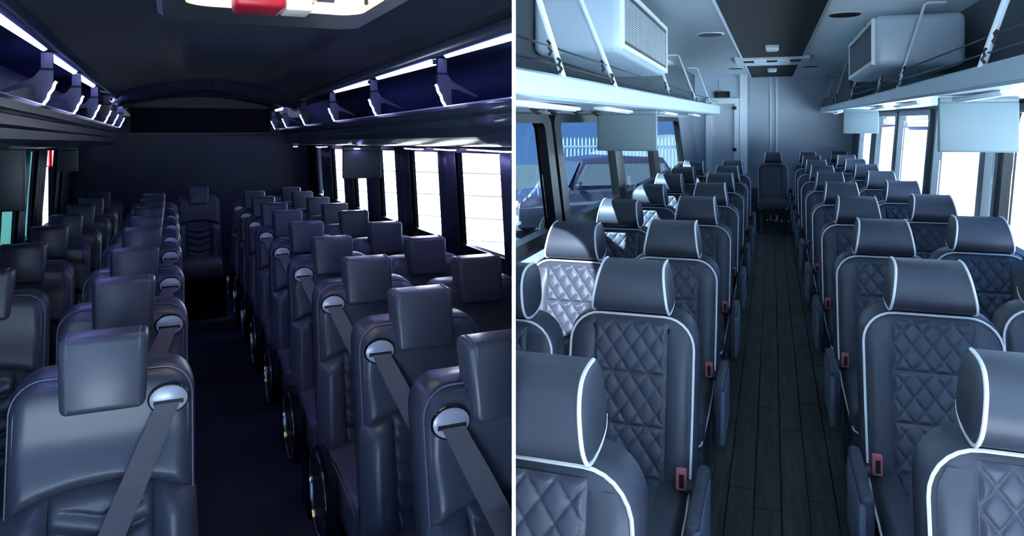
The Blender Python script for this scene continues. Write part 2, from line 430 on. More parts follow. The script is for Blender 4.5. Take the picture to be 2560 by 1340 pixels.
dome(7.76, 'small white ceiling lamp on the large black ceiling panel')
dome(11.16, 'small white ceiling lamp on the far short black panel')
def speaker(X, D, label):
    t = B.thing('ceiling_speaker', X, D, CEIL, label, 'speaker', 'round ceiling speakers')
    obj('rim', MB().cyl((0,0,-0.008), 0.115, 0.0075, n=28), 'headliner', t)
    obj('grille', MB().cyl((0,0,-0.014), 0.098, 0.0058, n=28, r2=0.10), 'grille_dark', t)
speaker(-0.50, 6.55, 'black round speaker in the ceiling left of the black panel, nearer one')
speaker(-0.485, 11.0, 'black round speaker in the ceiling left of the vent strip, farther one')
speaker(0.48, 5.66, 'black round speaker in the ceiling right of the black panel, nearer one')
speaker(0.49, 10.96, 'black round speaker in the ceiling right of the vent strip, farther one')

# luggage racks
def pale_rack(sgn, Xi, Xw, Da, Db, za, zb, ua, ub, name, label):
    t = B.thing('luggage_rack', 0, 0, 0, label, 'rack', 'overhead racks of the pale bus')
    t.location = (0, 0, 0)
    mb = MB(); rings = []
    N = 24
    for i in range(N+1):
        f = i/N; D = Da+(Db-Da)*f; zt = za+(zb-za)*f; zu = ua+(ub-ua)*f
        e = max(0.0, (f-0.985)/0.015)
        xi = Xi+sgn*0.04*e; zt -= 0.03*e
        pr = [(xi+sgn*0.012, zu), (xi, zu+0.012), (xi, zt-0.010), (xi+sgn*0.008, zt), (xi+sgn*0.024, zt), (xi+sgn*0.026, zu+0.03), (Xw, zu+0.03), (Xw, zu-0.01)]
        rings.append([B.p(x, D, z) for x, z in pr])
    obj('shelf', mb.loft(rings), 'rack_paint', t, 30)
    return t
rkL = pale_rack(-1, -0.72, -1.2, 1.2, 11.7, 0.160, 0.215, 0.073, 0.085, 'l', 'pale blue luggage rack under the ceiling along the left wall')
rkR = pale_rack(1, 0.73, 1.285, 0.9, 13.6, 0.202, 0.192, 0.112, 0.118, 'r', 'pale blue luggage rack under the ceiling along the right wall')
def rod(rack, Xb, Zb, Xt, Zt, D, bend, r=0.011):
    mb = MB(); pts = [B.p(Xb, D, Zb), B.p(Xt, D, Zt)]
    if bend: pts += [B.p(Xt+bend*0.02, D, Zt+0.012), B.p(Xt+bend*0.12, D, Zt+0.012)]
    ro = obj('rack_rod', mb.tube(pts, r, 8), 'white_paint', rack)
    for f in (0.16, 0.40):
        # black hook: an S of wire clipped on the rod
        x = Xb+(Xt-Xb)*f*0.9; z = Zb+(0.55)*f*0.5
        s = -1 if Xb < 0 else 1
        h = MB().tube([B.p(x-s*0.012, D-0.030, z+0.028), B.p(x-s*0.022, D-0.026, z+0.016), B.p(x-s*0.016, D-0.02, z), B.p(x-s*0.026, D-0.02, z-0.012), B.p(x-s*0.016, D-0.016, z-0.026)], 0.0055, 6)
        obj('cord_hook', h, 'black_wire', ro)
for D, Xt, Zt, b in ((2.64, -0.91, 0.73, 0), (3.62, -0.955, 0.73, 0), (5.78, -0.91, 0.70, -1), (7.84, -0.914, 0.67, -1), (9.72, -0.90, 0.66, -1)):
    rod(rkL, -0.727, 0.16, Xt, Zt, D, b, 0.012 if D < 4 else 0.010)
for D, Xt, Zt, b in ((3.19, 0.90, 0.70, 0), (5.15, 0.887, 0.706, 1), (6.16, 0.892, 0.705, 1), (8.16, 0.88, 0.70, 1), (10.17, 0.878, 0.71, 1), (11.75, 0.87, 0.70, 1), (12.2, 0.87, 0.70, 1)):
    rod(rkR, 0.737, 0.19, Xt, Zt, D, b, 0.014 if D < 4 else 0.009)
for rk, X, z0, D0, D1 in ((rkL, -0.772, 0.275, 1.4, 11.6), (rkL, -0.742, 0.205, 1.4, 11.6), (rkR, 0.785, 0.315, 1.4, 13.5), (rkR, 0.757, 0.245, 1.4, 13.5)):
    n = 30
    obj('cord', MB().tube([B.p(X, D0+(D1-D0)*i/n, z0) for i in range(n+1)], 0.0042, 5), 'black_wire', rk)

# air-conditioning boxes hung over the racks
def ac_box(X0, X1, D0, D1, Z0, Z1, face, label, bright):
    t = B.thing('air_conditioner', (X0+X1)/2, (D0+D1)/2, Z0, label, 'air conditioner', 'air conditioner boxes over the racks')
    hx, hd, h = abs(X1-X0)/2, (D1-D0)/2, Z1-Z0
    obj('casing', MB().rbox((-hx,-hd,0),(hx,hd,h), 0.045, 4), 'rack_paint', t)
    s = 1 if face > 0 else -1
    xf = s*hx
    fr = MB()
    a0, a1, b0, b1 = -hd+0.05, hd-0.05, 0.045, h-0.045
    fr.loft([[(xf-s*0.01, y, z) for y, z in ((a0-0.03,b0-0.03),(a1+0.03,b0-0.03),(a1+0.03,b1+0.03),(a0-0.03,b1+0.03))],
             [(xf+s*0.012, y, z) for y, z in ((a0-0.025,b0-0.025),(a1+0.025,b0-0.025),(a1+0.025,b1+0.025),(a0-0.025,b1+0.025))],
             [(xf+s*0.012, y, z) for y, z in ((a0,b0),(a1,b0),(a1,b1),(a0,b1))],
             [(xf-s*0.004, y, z) for y, z in ((a0,b0),(a1,b0),(a1,b1),(a0,b1))]], cap=False)
    obj('grille_frame', fr, 'white_paint', t, 30)
    g = obj('grille', MB().box((min(xf-s*0.004, xf+s*0.003), a0, b0), (max(xf-s*0.004, xf+s*0.003), a1, b1)), 'grille_dark', t)
    # wire mesh of the grille: countless thin strands, one joined piece
    mb = MB(); nz, ny = 20, 36
    for i in range(1, nz):
        z = b0+0.02+(b1-b0-0.04)*i/nz
        mb.box((xf+s*0.003-0.0015, a0+0.02, z-0.0014), (xf+s*0.003+0.0015, a1-0.02, z+0.0014))
    for i in range(1, ny):
        y = a0+0.02+(a1-a0-0.04)*i/ny
        mb.box((xf+s*0.003-0.002, y-0.0020, b0+0.02), (xf+s*0.003+0.002, y+0.0020, b1-0.02))
    w = obj('wire_mesh', mb, 'grille_light' if bright else 'slate_plastic', g, 0); w['kind'] = 'stuff'
    for y in (-hd*0.55, hd*0.55):
        obj('screw', MB().cyl((xf+s*0.012, y, h-0.022), 0.006, s*0.004, 'x', 10), 'grille_dark', t)
    return t
ac_box(-1.185, -0.72, 3.70, 5.42, 0.335, 0.70, 1, 'pale blue air conditioner box with wire grille above the left rack', True)
ac_box(0.62, 1.14, 5.27, 6.85, 0.325, 0.66, -1, 'pale blue air conditioner box with dark grille above the right rack', False)

# folded-down monitors seen from behind
def monitor(b, X0, X1, D, Z0, Z1, label, m, logo=False, slot=False):
    t = b.thing('monitor', (X0+X1)/2, D, Z1, label, 'monitor')
    w, h = (X1-X0)/2, Z1-Z0
    obj('back_cover', MB().rbox((-w,-0.012,-h),(w,0.02,-0.012), 0.010, 3), m, t)
    obj('screen', MB().box((-w+0.015,0.02,-h+0.015),(w-0.015,0.024,-0.03)), 'gloss_black', t)
    obj('hinge_bar', MB().rbox((-w*0.98,-0.02,-0.016),(w*0.98,0.03,0.012), 0.006, 2), m, t)
    return t
monitor(B, -1.135, -0.726, 5.0, -0.205, 0.058, 'pale blue grey monitor back hanging under the left rack of the pale bus', 'monitor_shell')
monitor(B, 0.784, 1.131, 4.2, -0.165, 0.098, 'large pale blue grey monitor back hanging under the near right rack', 'monitor_shell')
monitor(B, 0.665, 0.983, 8.0, -0.138, 0.09, 'smaller pale blue grey monitor back hanging under the far right rack', 'monitor_shell')

# reading lights and air nozzles under the racks
def reading(X, D, Z, L, label):
    t = B.thing('reading_light', X, D, Z, label, 'light', 'reading lights under the pale racks')
    obj('light_housing', MB().rbox((-0.035,-L/2,-0.012),(0.035,L/2,0.004), 0.005, 2), 'white_paint', t)
    obj('lens', MB().rbox((-0.022,-L/2+0.03,-0.017),(0.022,L/2-0.03,-0.010), 0.003, 2), 'lens', t)
for k, (D, L) in enumerate(((2.85, 0.9), (4.25, 0.8), (6.6, 0.8), (8.9, 0.8))):
    reading(-0.86, D, 0.066, L, 'white flat reading light under the left rack, number %s from the front' % ('one', 'two', 'three', 'four')[k])
for k, (D, L) in enumerate(((3.7, 0.8), (5.5, 0.9), (6.9, 0.8), (9.3, 0.8), (11.2, 0.8))):
    reading(0.86, D, 0.103, L, 'white flat reading light under the right rack, number %s from the front' % ('one', 'two', 'three', 'four', 'five')[k])
def nozzle(X, D, Z, label):
    t = B.thing('air_nozzle', X, D, Z, label, 'air nozzle', 'air nozzles under the left pale rack')
    obj('nozzle_ring', MB().cyl((0,0,-0.012), 0.035, 0.012, n=16, r2=0.04), 'grille_dark', t)
    obj('nozzle_ball', MB().ico((0,0,-0.014), 0.024, 2, (1,1,0.7)), 'black_wire', t)
for k, (D, X) in enumerate(((3.45, -1.08), (3.75, -1.08), (4.25, -1.08), (4.75, -1.08), (6.3, -1.05), (6.9, -1.05))):
    nozzle(X, D, 0.062, 'black air nozzle under the left rack beside the window, %s from the front' % ('first', 'second', 'third', 'fourth', 'fifth', 'sixth')[k])

# ------------------------------------------------------------------ quilted seat of the pale bus
def rrect(hw, z0, z1, rt, rb, k=7):
    pts = []
    for cx, cz, r, a0 in ((hw-rt, z1-rt, rt, 0), (-hw+rt, z1-rt, rt, 90), (-hw+rb, z0+rb, rb, 180), (hw-rb, z0+rb, rb, 270)):
        for i in range(k+1):
            a = math.radians(a0+90*i/k); pts.append((cx+r*math.cos(a), cz+r*math.sin(a)))
    return pts
def yq(z): return 0.06+(z-1.05)*0.22
def quilt(fn, x0, x1, z0, z1, nx, nz, pw, ph, h):
    def g(u, v):
        x = x0+(x1-x0)*u; z = z0+(z1-z0)*v
        a = (x-x0)/pw+(z-z0)/ph; c = (x-x0)/pw-(z-z0)/ph
        sa, sc_ = abs(math.sin(PI*a)), abs(math.sin(PI*c)); f = 0.55*(sa*sc_)**0.5+0.45*min(1.0, 3.2*min(sa, sc_))
        ed = min(1.0, min(u, 1-u)*(x1-x0)/0.012, min(v, 1-v)*(z1-z0)/0.012)
        return fn(x, z, h*f*ed)
    return MB().grid(nx, nz, g)
QM = {}
def qmesh(key, build):
    if key not in QM: QM[key] = build()
    return QM[key]
def head_profile(k=22):
    pr = []
    for i in range(k):
        a = 2*PI*i/k; c, s = math.cos(a), math.sin(a)
        y = 0.115-0.115*math.copysign(abs(c)**0.8, c); z = 1.150+0.087*math.copysign(abs(s)**0.8, s)
        pr.append((y+(z-1.150)*0.30, z))
    return pr
def quilted_seat(name, side, label):
    """side +1: aisle on +x, -1: aisle on -x, 0: window seat"""
    t = bpy.data.objects.new(name, None); COL.objects.link(t); t.empty_display_size = 0.1
    HW = 0.222
    def back():
        mb = MB(); rings = []
        for ins, y in ((0.030, -0.010), (0.006, -0.002), (-0.004, 0.008), (-0.010, 0.05), (-0.010, 0.12), (0.02, 0.15)):
            rings.append([(x, yq(z)+y, z) for x, z in rrect(HW-ins, 0.46, 1.055-ins, 0.105-ins*0.6, 0.03)])
        return mb.loft(rings).mesh('backrest', 'black_leather', 50)
    obj('backrest', qmesh('back', back), None, t)
    def pip():
        pts = [(x, yq(z)-0.003, z) for x, z in rrect(HW-0.002, 0.52, 1.053, 0.105, 0.03)]
        k = len(pts)//2
        top = pts[:k]                       # top right corner then top left corner
        path = [(HW-0.006, yq(0.50)-0.003, 0.50), (HW-0.003, yq(0.75)-0.003, 0.75)]+top+[(-HW+0.003, yq(0.75)-0.003, 0.75), (-HW+0.006, yq(0.50)-0.003, 0.50)]
        return MB().tube(path, 0.0046, 6).mesh('piping', 'white_piping')
    obj('piping', qmesh('pip', pip), None, t)
    for k, (a, c) in enumerate(((0.862, 1.035), (0.690, 0.860), (0.530, 0.688))):
        obj('quilted_panel', qmesh('q%d' % k, lambda a=a, c=c: quilt(lambda x, z, h: (x, yq(z)-0.011-h, z), -0.128, 0.128, a, c, 64, 44, 0.064, 0.084, 0.0105).mesh('quilted_panel', 'quilt_leather', 80)), None, t)
    def bol():
        mb = MB()
        for s in (-1, 1):
            def g(u, v, s=s):
                z = 0.50+0.515*v
                hwz = HW if z < 0.95 else HW-0.105+math.sqrt(max(0.0, 0.105**2-(z-0.95)**2))
                x = s*(0.130+(min(0.206, hwz-0.016)-0.130)*u)
                h = 0.012*math.sin(PI*min(1, max(0, u)))**0.5*min(1, (1-v)*6, v*10)
                return (x, yq(z)-0.010-h, z)
            mb.grid(8, 16, g)
        return mb.mesh('side_bolster', 'black_leather', 80)
    obj('side_bolster', qmesh('bol', bol), None, t)
    pr = head_profile()
    wz = lambda z: 0.1125+0.022*min(1, max(0, (1.225-z)/0.14))
    def head():
        mb = MB(); rings = []
        for f, sc in ((-1.0, 0.80), (-1.0, 0.97), (-0.985, 1.0), (-0.5, 1.0), (0, 1.0), (0.5, 1.0), (0.985, 1.0), (1.0, 0.97), (1.0, 0.80)):
            bulge = 0.006 if sc < 0.9 else 0
            rings.append([(f*(wz(z)+bulge), 0.115+(y-0.115)*sc, 1.150+(z-1.150)*sc) for y, z in pr])
        return mb.loft(rings).mesh('headrest', 'black_leather', 45)
    hd = obj('headrest', qmesh('head', head), None, t)
    for s in (-1, 1):
        def hp(s=s):
            mb = MB(); path = []
            for i in range(27):
                a = math.radians(100-255*i/26); c, sn = math.cos(a), math.sin(a)
                y = 0.115-0.115*math.copysign(abs(c)**0.8, c); z = 1.150+0.087*math.copysign(abs(sn)**0.8, sn)
                path.append((s*(wz(z)-0.001), y+(z-1.150)*0.30, z))
            mb.tube(path, 0.0048, 6)
            return mb.mesh('headrest_piping', 'white_piping')
        obj('headrest_piping', qmesh('hp%d' % s, hp), None, hd)
    obj('headrest_post', qmesh('hpost', lambda: MB().rbox((-0.09,0.08,1.00),(0.09,0.15,1.08), 0.01, 2).mesh('headrest_post', 'black_leather')), None, t)
    def cush():
        def f(c): return (c.x, c.y, c.z+0.02*(-(c.y+0.3))*0.6 if c.z > 0.45 else c.z)
        return MB().rbox((-0.216,-0.66,0.37),(0.216,0.02,0.525), 0.05, 4, f).mesh('seat_cushion', 'black_leather')
    cu = obj('seat_cushion', qmesh('cush', cush), None, t)
    obj('quilted_insert', qmesh('qi', lambda: quilt(lambda x, y, h: (x, y, 0.528+h-(y+0.3)*0.012), -0.12, 0.12, -0.60, -0.05, 40, 84, 0.06, 0.11, 0.009).mesh('quilted_insert', 'quilt_leather', 80)), None, cu)
    def cp_():
        mb = MB()
        for s in (-1, 1):
            mb.tube([(s*0.213, -0.03, 0.50), (s*0.217, -0.20, 0.485), (s*0.218, -0.42, 0.475), (s*0.213, -0.58, 0.455), (s*0.205, -0.65, 0.42), (s*0.17, -0.665, 0.40)], 0.0042, 6)
        return mb.mesh('cushion_piping', 'white_piping')
    obj('cushion_piping', qmesh('cp', cp_), None, cu)
    obj('seat_frame', qmesh('sf', lambda: MB().rbox((-0.20,-0.56,0.30),(0.20,0.10,0.372), 0.012, 2).mesh('seat_frame', 'charcoal_plastic')), None, t)
    for s in (-1, 1):
        def leg(s=s):
            mb = MB(); mb.rbox((s*0.165-0.03,-0.42,0.0),(s*0.165+0.03,-0.32,0.305), 0.008, 2); mb.rbox((s*0.165-0.03,-0.05,0.0),(s*0.165+0.03,0.05,0.305), 0.008, 2)
            mb.rbox((s*0.165-0.035,-0.48,0.0),(s*0.165+0.035,0.10,0.03), 0.006, 2)
            return mb.mesh('leg', 'charcoal_plastic')
        obj('leg', qmesh('leg%d' % s, leg), None, t)
    if side:
        x = side*0.262
        am = obj('armrest', qmesh('am%d' % side, lambda: MB().rbox((x-0.021,-0.47,0.33),(x+0.021,-0.06,0.605), 0.016, 3).mesh('armrest', 'charcoal_plastic')), None, t)
        obj('armrest_cover', qmesh('ac%d' % side, lambda: MB().rbox((x+side*0.014-0.011,-0.476,0.355),(x+side*0.014+0.011,-0.10,0.585), 0.01, 2).mesh('armrest_cover', 'slate_plastic')), None, am)
        obj('armrest_hinge', qmesh('ah%d' % side, lambda: MB().cyl((side*0.205,-0.08,0.53), 0.022, side*0.05, 'x', 14).mesh('armrest_hinge', 'charcoal_plastic')), None, am)
        bx = side*0.192; yb_ = yq(0.56)-0.05
        bk = obj('seat_buckle', qmesh('bk%d' % side, lambda: MB().rbox((bx-0.017,yb_-0.014,0.525),(bx+0.017,yb_+0.012,0.595), 0.005, 2).mesh('seat_buckle', 'red_plastic')), None, t)
        obj('buckle_slot', qmesh('bs%d' % side, lambda: MB().box((bx-0.006,yb_-0.0155,0.535),(bx+0.010,yb_-0.013,0.58)).mesh('buckle_slot', 'dark_slot')), None, bk)
    t['label'] = label; t['category'] = 'seat'; t['group'] = 'quilted seats with white piping'
    return t
CH = {}
def index_children():
    CH.clear()
    for o in bpy.data.objects:
        if o.parent: CH.setdefault(o.parent, []).append(o)
def dup(root):
    r = root.copy(); COL.objects.link(r)
    for ch in CH.get(root, []):
        c = ch.copy(); COL.objects.link(c); c.parent = r
        for g in CH.get(ch, []):
            d = g.copy(); COL.objects.link(d); d.parent = c
    return r
ORD = ['first', 'second', 'third', 'fourth', 'fifth', 'sixth', 'seventh', 'eighth', 'ninth', 'tenth']
protos = {s: quilted_seat('bus_seat', s, '') for s in (1, -1, 0)}
index_children()
fresh = {1: True, -1: True, 0: True}
def put_seat(b, protos, fresh, kind, X, D, label, yaw=0.0):
    if fresh[kind]: o = protos[kind]; fresh[kind] = False
    else: o = dup(protos[kind])
    o.location = b.world(X, D, FLOOR); o.rotation_euler = (0, 0, b.rot+yaw); o['label'] = label
    return o
pale_cols = [
 (1, -0.476, [1.40, 2.60, 3.74, 5.00, 6.17, 7.37, 8.57, 9.78], 'left aisle column'),
 (0, -0.932, [2.40, 3.52, 4.68, 5.92, 7.12, 8.27, 9.47], 'left window column'),
 (-1, 0.533, [1.74, 2.92, 4.10, 5.30, 6.51, 7.76, 8.94, 10.14, 11.32, 12.50], 'right aisle column'),
 (0, 1.022, [3.12, 4.36, 5.58, 6.80, 8.08, 9.28, 10.48, 11.70, 13.00], 'right window column')]
for kind, X, Ds, nm in pale_cols:
    for k, D in enumerate(Ds):
        extra = ''
        put_seat(B, protos, fresh, kind, X, D, 'black quilted seat, %s of the pale bus, %s from the front' % (nm, ORD[k]))
rs = dup(protos[0]); rs.location = B.world(0.015, 12.45, FLOOR); rs.rotation_euler = (0, 0, B.rot)
for c in kids(rs):
    if c.name.split('.')[0] == 'quilted_panel': bpy.data.objects.remove(c)
rs['label'] = 'lone black seat with white piping at the end of the plank aisle'
# ------------------------------------------------------------------ DARK bus shell
B = DARK
REAR1 = 9.3
WL1, WR1 = -0.96, 1.52
def leanL1(Z):
    z = max(-0.62, min(0.0, Z)); return WL1+0.07*(z+0.30)
def leanR1(Z):
    z = max(-0.62, min(0.0, Z)); return WR1-0.06*(z+0.30)
structure(B.obj('floor', slab(B, -1.2, 1.7, D_NEAR, REAR1, FLOOR-0.05, FLOOR), 'night_carpet'))
# ceiling with an opening for the roof hatch: X -0.02..0.66, D 2.35..3.30
def crown(x): return 0.41+0.12*math.cos((x-0.31)/0.80*PI/2)**0.8 if abs(x-0.31) < 0.80 else 0.41
HX0, HX1, HD0, HD1 = 0.02, 0.66, 2.20, 3.10
cb = MB()
cb.weld = True
xs = [-0.50, -0.47, -0.43, -0.38, -0.32, -0.25, -0.17, -0.08, HX0, 0.10, 0.18, 0.26, 0.34, 0.42, 0.50, 0.58, HX1, 0.74, 0.82, 0.89, 0.96, 1.01, 1.05, 1.08, 1.11]
def strip(xa, xb, da, db, n=1):
    for i in range(n):
        d0 = da+(db-da)*i/n; d1_ = da+(db-da)*(i+1)/n
        cb.add([B.p(xa, d0, crown(xa)), B.p(xb, d0, crown(xb)), B.p(xb, d1_, crown(xb)), B.p(xa, d1_, crown(xa))], [(0,1,2,3)])
for xa, xb in zip(xs, xs[1:]):
    if xa >= HX0-1e-6 and xb <= HX1+1e-6:
        strip(xa, xb, -3.0, HD0); strip(xa, xb, HD1, REAR1)
    else: strip(xa, xb, -3.0, HD0); strip(xa, xb, HD0, HD1); strip(xa, xb, HD1, REAR1)
bm = None
ceil1 = structure(B.obj('ceiling', cb, 'night_headliner', ang=60))
bpy.context.view_layer.update()
md = ceil1.modifiers.new('thick', 'SOLIDIFY'); md.thickness = 0.03; md.offset = 1.0
# rear wall and the darker upper cabinet with its ledge
rw1 = structure(B.obj('wall_rear', slab(B, -1.1, 1.7, REAR1, REAR1+0.05, FLOOR, 0.62), 'night_panel'))
B.obj('ledge', slab(B, -0.55, 1.15, REAR1-0.10, REAR1-0.001, 0.105, 0.118), 'night_trim', rw1)
rc = B.obj('rear_cabinet', sweep(B, [(-0.42, 0.12), (1.06, 0.12), (1.06, 0.40), (-0.42, 0.40)], REAR1-0.06, REAR1-0.001), 'night_black')
tag(rc, 'black overhead panel across the rear wall of the dark bus', 'panel')
cbm = MB(); rings = []
for i in range(13):
    a = i/12; X = -0.46+1.56*a
    zt = crown(X)+0.005; zb = zt-0.115
    y0, y1 = 6.72+0.35*abs(a-0.5)*2, 7.15+0.35*abs(a-0.5)*2
    rings.append([B.p(X, y0, zt), B.p(X, y0+0.03, zb+0.03), B.p(X, y0+0.09, zb), B.p(X, y1, zb), B.p(X, y1, zt)])
beam = structure(B.obj('trim_3', cbm.loft(rings), 'night_fascia'))
# side walls
ZS1, ZT1 = -0.62, -0.035
gR = [(2.2, 3.42), (4.02, 4.93), (5.3, 5.79), (6.22, 6.72), (7.14, 7.70), (8.25, 8.65)]
gR = [(2.2, 3.16), (3.36, 4.02), (4.34, 4.93), (5.32, 5.80), (6.24, 6.70), (7.10, 7.68), (8.26, 8.66)]
gR = [(1.8, 3.02), (3.39, 4.02), (4.35, 4.94), (5.32, 5.80), (6.24, 6.72), (7.16, 7.70), (8.28, 8.68)]
w1 = side_wall(B, 'wall_right', leanR1, 1, ZS1, ZT1, gR, D_NEAR, REAR1, 'night_panel', 'night_black', upZ=0.62)
for k, (a, c) in enumerate(gR):
    q = MB(); q.loft([[B.p(leanR1(Z)+0.02, a-0.02, Z), B.p(leanR1(Z)+0.02, c+0.02, Z), B.p(leanR1(Z)+0.026, c+0.02, Z), B.p(leanR1(Z)+0.026, a-0.02, Z)] for Z in (ZS1-0.01, ZT1+0.01)])
    fr = MB()
    for Z in (ZS1, ZT1-0.03):
        fr.add([B.p(leanR1(Z)-0.02, a, Z), B.p(leanR1(Z)-0.02, c, Z), B.p(leanR1(Z)+0.03, c, Z), B.p(leanR1(Z)+0.03, a, Z),
                B.p(leanR1(Z+0.03)-0.02, a, Z+0.03), B.p(leanR1(Z+0.03)-0.02, c, Z+0.03), B.p(leanR1(Z+0.03)+0.03, c, Z+0.03), B.p(leanR1(Z+0.03)+0.03, a, Z+0.03)],
               [(3,2,1,0),(4,5,6,7),(0,1,5,4),(1,2,6,5),(2,3,7,6),(3,0,4,7)])
    wn = structure(B.obj('window_%d' % (k+8), fr, 'window_rubber'))
    B.obj('pane', q, 'clear_pane', wn)
# curtains of folds drawn against the posts (dark pleats between the windows)
def pleats(Da, Db, lean, s, Za, Zb, label, n):
    def g(u, v):
        D = Da+(Db-Da)*u; Z = Za+(Zb-Za)*v
        off = 0.010+0.009*math.cos(2*PI*n*u)
        return B.p(lean(Z)-s*off, D, Z)
    mb = MB().grid(n*8, 4, g)
    o = B.obj('pleated_curtain', mb, 'night_panel', None, 80); tag(o, label, 'curtain', 'dark curtains between the windows')
    m_ = o.modifiers.new('thick', 'SOLIDIFY'); m_.thickness = 0.004; m_.offset = 0
for k, (a, c, n) in enumerate(((3.03, 3.385, 2), (4.03, 4.34, 2), (4.95, 5.31, 2), (5.81, 6.23, 2), (6.73, 7.15, 2), (7.71, 8.27, 2))):
    pleats(a, c, leanR1, 1, ZS1-0.05, ZT1, 'dark pleated curtain at the right window post, %s from the front' % ORD[k], n)
gL = [(-0.9, 1.3), (5.55, 6.02), (6.31, 6.64), (7.10, 7.76), (7.95, 8.14), (8.70, 8.88)]
w2 = side_wall(B, 'wall_left', leanL1, -1, ZS1-0.1, ZT1, gL, D_NEAR, REAR1, 'night_panel', 'night_black', upZ=0.62)
for k, (a, c) in enumerate(gL):
    q = MB(); q.loft([[B.p(leanL1(Z)-0.02, a-0.02, Z), B.p(leanL1(Z)-0.02, c+0.02, Z), B.p(leanL1(Z)-0.026, c+0.02, Z), B.p(leanL1(Z)-0.026, a-0.02, Z)] for Z in (ZS1-0.1, ZT1+0.01)])
    fr = MB()
    for Z in (ZS1-0.1, ZT1-0.02):
        fr.add([B.p(leanL1(Z)+0.02, a, Z), B.p(leanL1(Z)+0.02, c, Z), B.p(leanL1(Z)-0.03, c, Z), B.p(leanL1(Z)-0.03, a, Z),
                B.p(leanL1(Z+0.02)+0.02, a, Z+0.02), B.p(leanL1(Z+0.02)+0.02, c, Z+0.02), B.p(leanL1(Z+0.02)-0.03, c, Z+0.02), B.p(leanL1(Z+0.02)-0.03, a, Z+0.02)],
               [(3,2,1,0),(4,5,6,7),(0,1,5,4),(1,2,6,5),(2,3,7,6),(3,0,4,7)])
    wn = structure(B.obj('window_%d' % (k+15), fr, 'window_rubber'))
    B.obj('pane', q, 'clear_pane', wn)
for k, (a, c, n) in enumerate(((6.03, 6.29, 2), (6.66, 7.08, 3), (7.77, 7.94, 2), (8.15, 8.68, 3))):
    pleats(a, c, leanL1, -1, ZS1-0.12, ZT1, 'dark pleated curtain at the left window post, %s from the front' % ORD[k], n)

# racks, LED rail, brackets
def dark_rack(s, Xi, Xw, D0, D1, label):
    """s: +1 rack on the right wall, -1 on the left"""
    t = B.thing('luggage_rack', 0, 0, 0, label, 'rack', 'overhead racks of the dark bus'); t.location = (0, 0, 0)
    def prof(e=0):
        o = Xi+s*0.10*e
        return [(o, 0.15), (o-s*0.006, 0.138), (o-s*0.002, 0.112), (o+s*0.012, 0.104), (o+s*0.006, 0.094), (o+s*0.010, 0.062), (o+s*0.026, 0.052), (o+s*0.034, 0.018), (o+s*0.08, -0.014),
                (o+s*0.16, -0.022), (Xw, -0.03), (Xw, 0.02), (o+s*0.09, 0.06), (o+s*0.03, 0.10), (o+s*0.012, 0.15)]
    N = 16; rings = []
    for i in range(N+1):
        f = i/N; D = D0+(D1-D0)*f
        e = max(0, (f-0.955)/0.045)**2
        rings.append([B.p(x, D, z) for x, z in prof(e)])
    obj('rack_body', MB().loft(rings), 'night_fascia', t, 35)
    obj('rim', MB().tube([B.p(Xi+s*0.006+s*0.10*max(0, (f-0.955)/0.045)**2, D0+(D1-D0)*f, 0.152) for f in [i/30 for i in range(31)]], 0.006, 6, ry=0.006), 'rim_metal', t)
    # back of the bin
    bb = sweep(B, [(Xw-s*0.03, 0.0), (Xw-s*0.05, 0.30), (Xw-s*0.12, 0.42), (Xi-s*0.02, 0.425), (Xi-s*0.02, 0.435), (Xw, 0.435), (Xw, 0.0)], D0, REAR1-0.01)
    obj('bin_lining', bb, 'bin_led_tint', t)
    obj('led_rail', sweep(B, [(Xi-s*0.035, 0.375), (Xi+s*0.025, 0.375), (Xi+s*0.025, 0.425), (Xi-s*0.035, 0.425)], D0, REAR1-0.02), 'night_fascia', t)
    return t
rk1R = dark_rack(1, 1.085, 1.51, -1.0, 9.15, 'glossy navy luggage rack along the right windows of the dark bus')
rk1L = dark_rack(-1, -0.46, -0.95, -1.0, 8.75, 'glossy navy luggage rack along the left wall of the dark bus')
def led_strip(X, D0, D1, label, m='led'):
    t = B.thing('led_strip', X, (D0+D1)/2, 0.368, label, 'light', 'led strips of the dark bus')
    L = (D1-D0)/2
    obj('diffuser', MB().tube([(0,-L,0),(0,-L+0.012,0),(0,L-0.012,0),(0,L,0)], 0.0145, 10), m, t)
    for y in (-L-0.008, L-0.004):
        obj('end_cap', MB().box((-0.012,y,-0.010),(0.012,y+0.012,0.012)), 'night_fascia', t)
for k, (a, c) in enumerate(((1.6, 3.04), (3.20, 4.22), (4.42, 5.45), (7.60, 7.98), (8.12, 8.85))):
    led_strip(1.085, a, c, 'glowing white light strip above the right dark rack, %s from the front' % ORD[k])
for k, (a, c) in enumerate(((1.6, 3.42), (3.56, 4.42), (4.58, 5.42), (7.0, 7.55), (7.66, 8.40))):
    led_strip(-0.46, a, c, 'glowing white light strip above the left dark rack, %s from the front' % ORD[k])
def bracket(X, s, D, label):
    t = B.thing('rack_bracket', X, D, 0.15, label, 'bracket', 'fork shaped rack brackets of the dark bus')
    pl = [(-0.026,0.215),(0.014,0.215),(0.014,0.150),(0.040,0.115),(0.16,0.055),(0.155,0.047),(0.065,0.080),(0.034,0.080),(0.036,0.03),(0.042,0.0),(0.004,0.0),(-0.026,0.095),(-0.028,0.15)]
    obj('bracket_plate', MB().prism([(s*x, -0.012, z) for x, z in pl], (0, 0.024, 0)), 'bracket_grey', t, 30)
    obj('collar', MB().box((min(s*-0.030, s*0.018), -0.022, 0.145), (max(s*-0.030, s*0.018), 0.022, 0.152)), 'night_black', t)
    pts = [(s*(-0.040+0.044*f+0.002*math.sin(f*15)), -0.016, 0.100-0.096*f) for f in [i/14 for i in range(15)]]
    obj('led_reflection', MB().tube(pts, 0.0062, 6), 'reflection_glow', t)  # glowing bar standing in for the LED reflection on the bracket
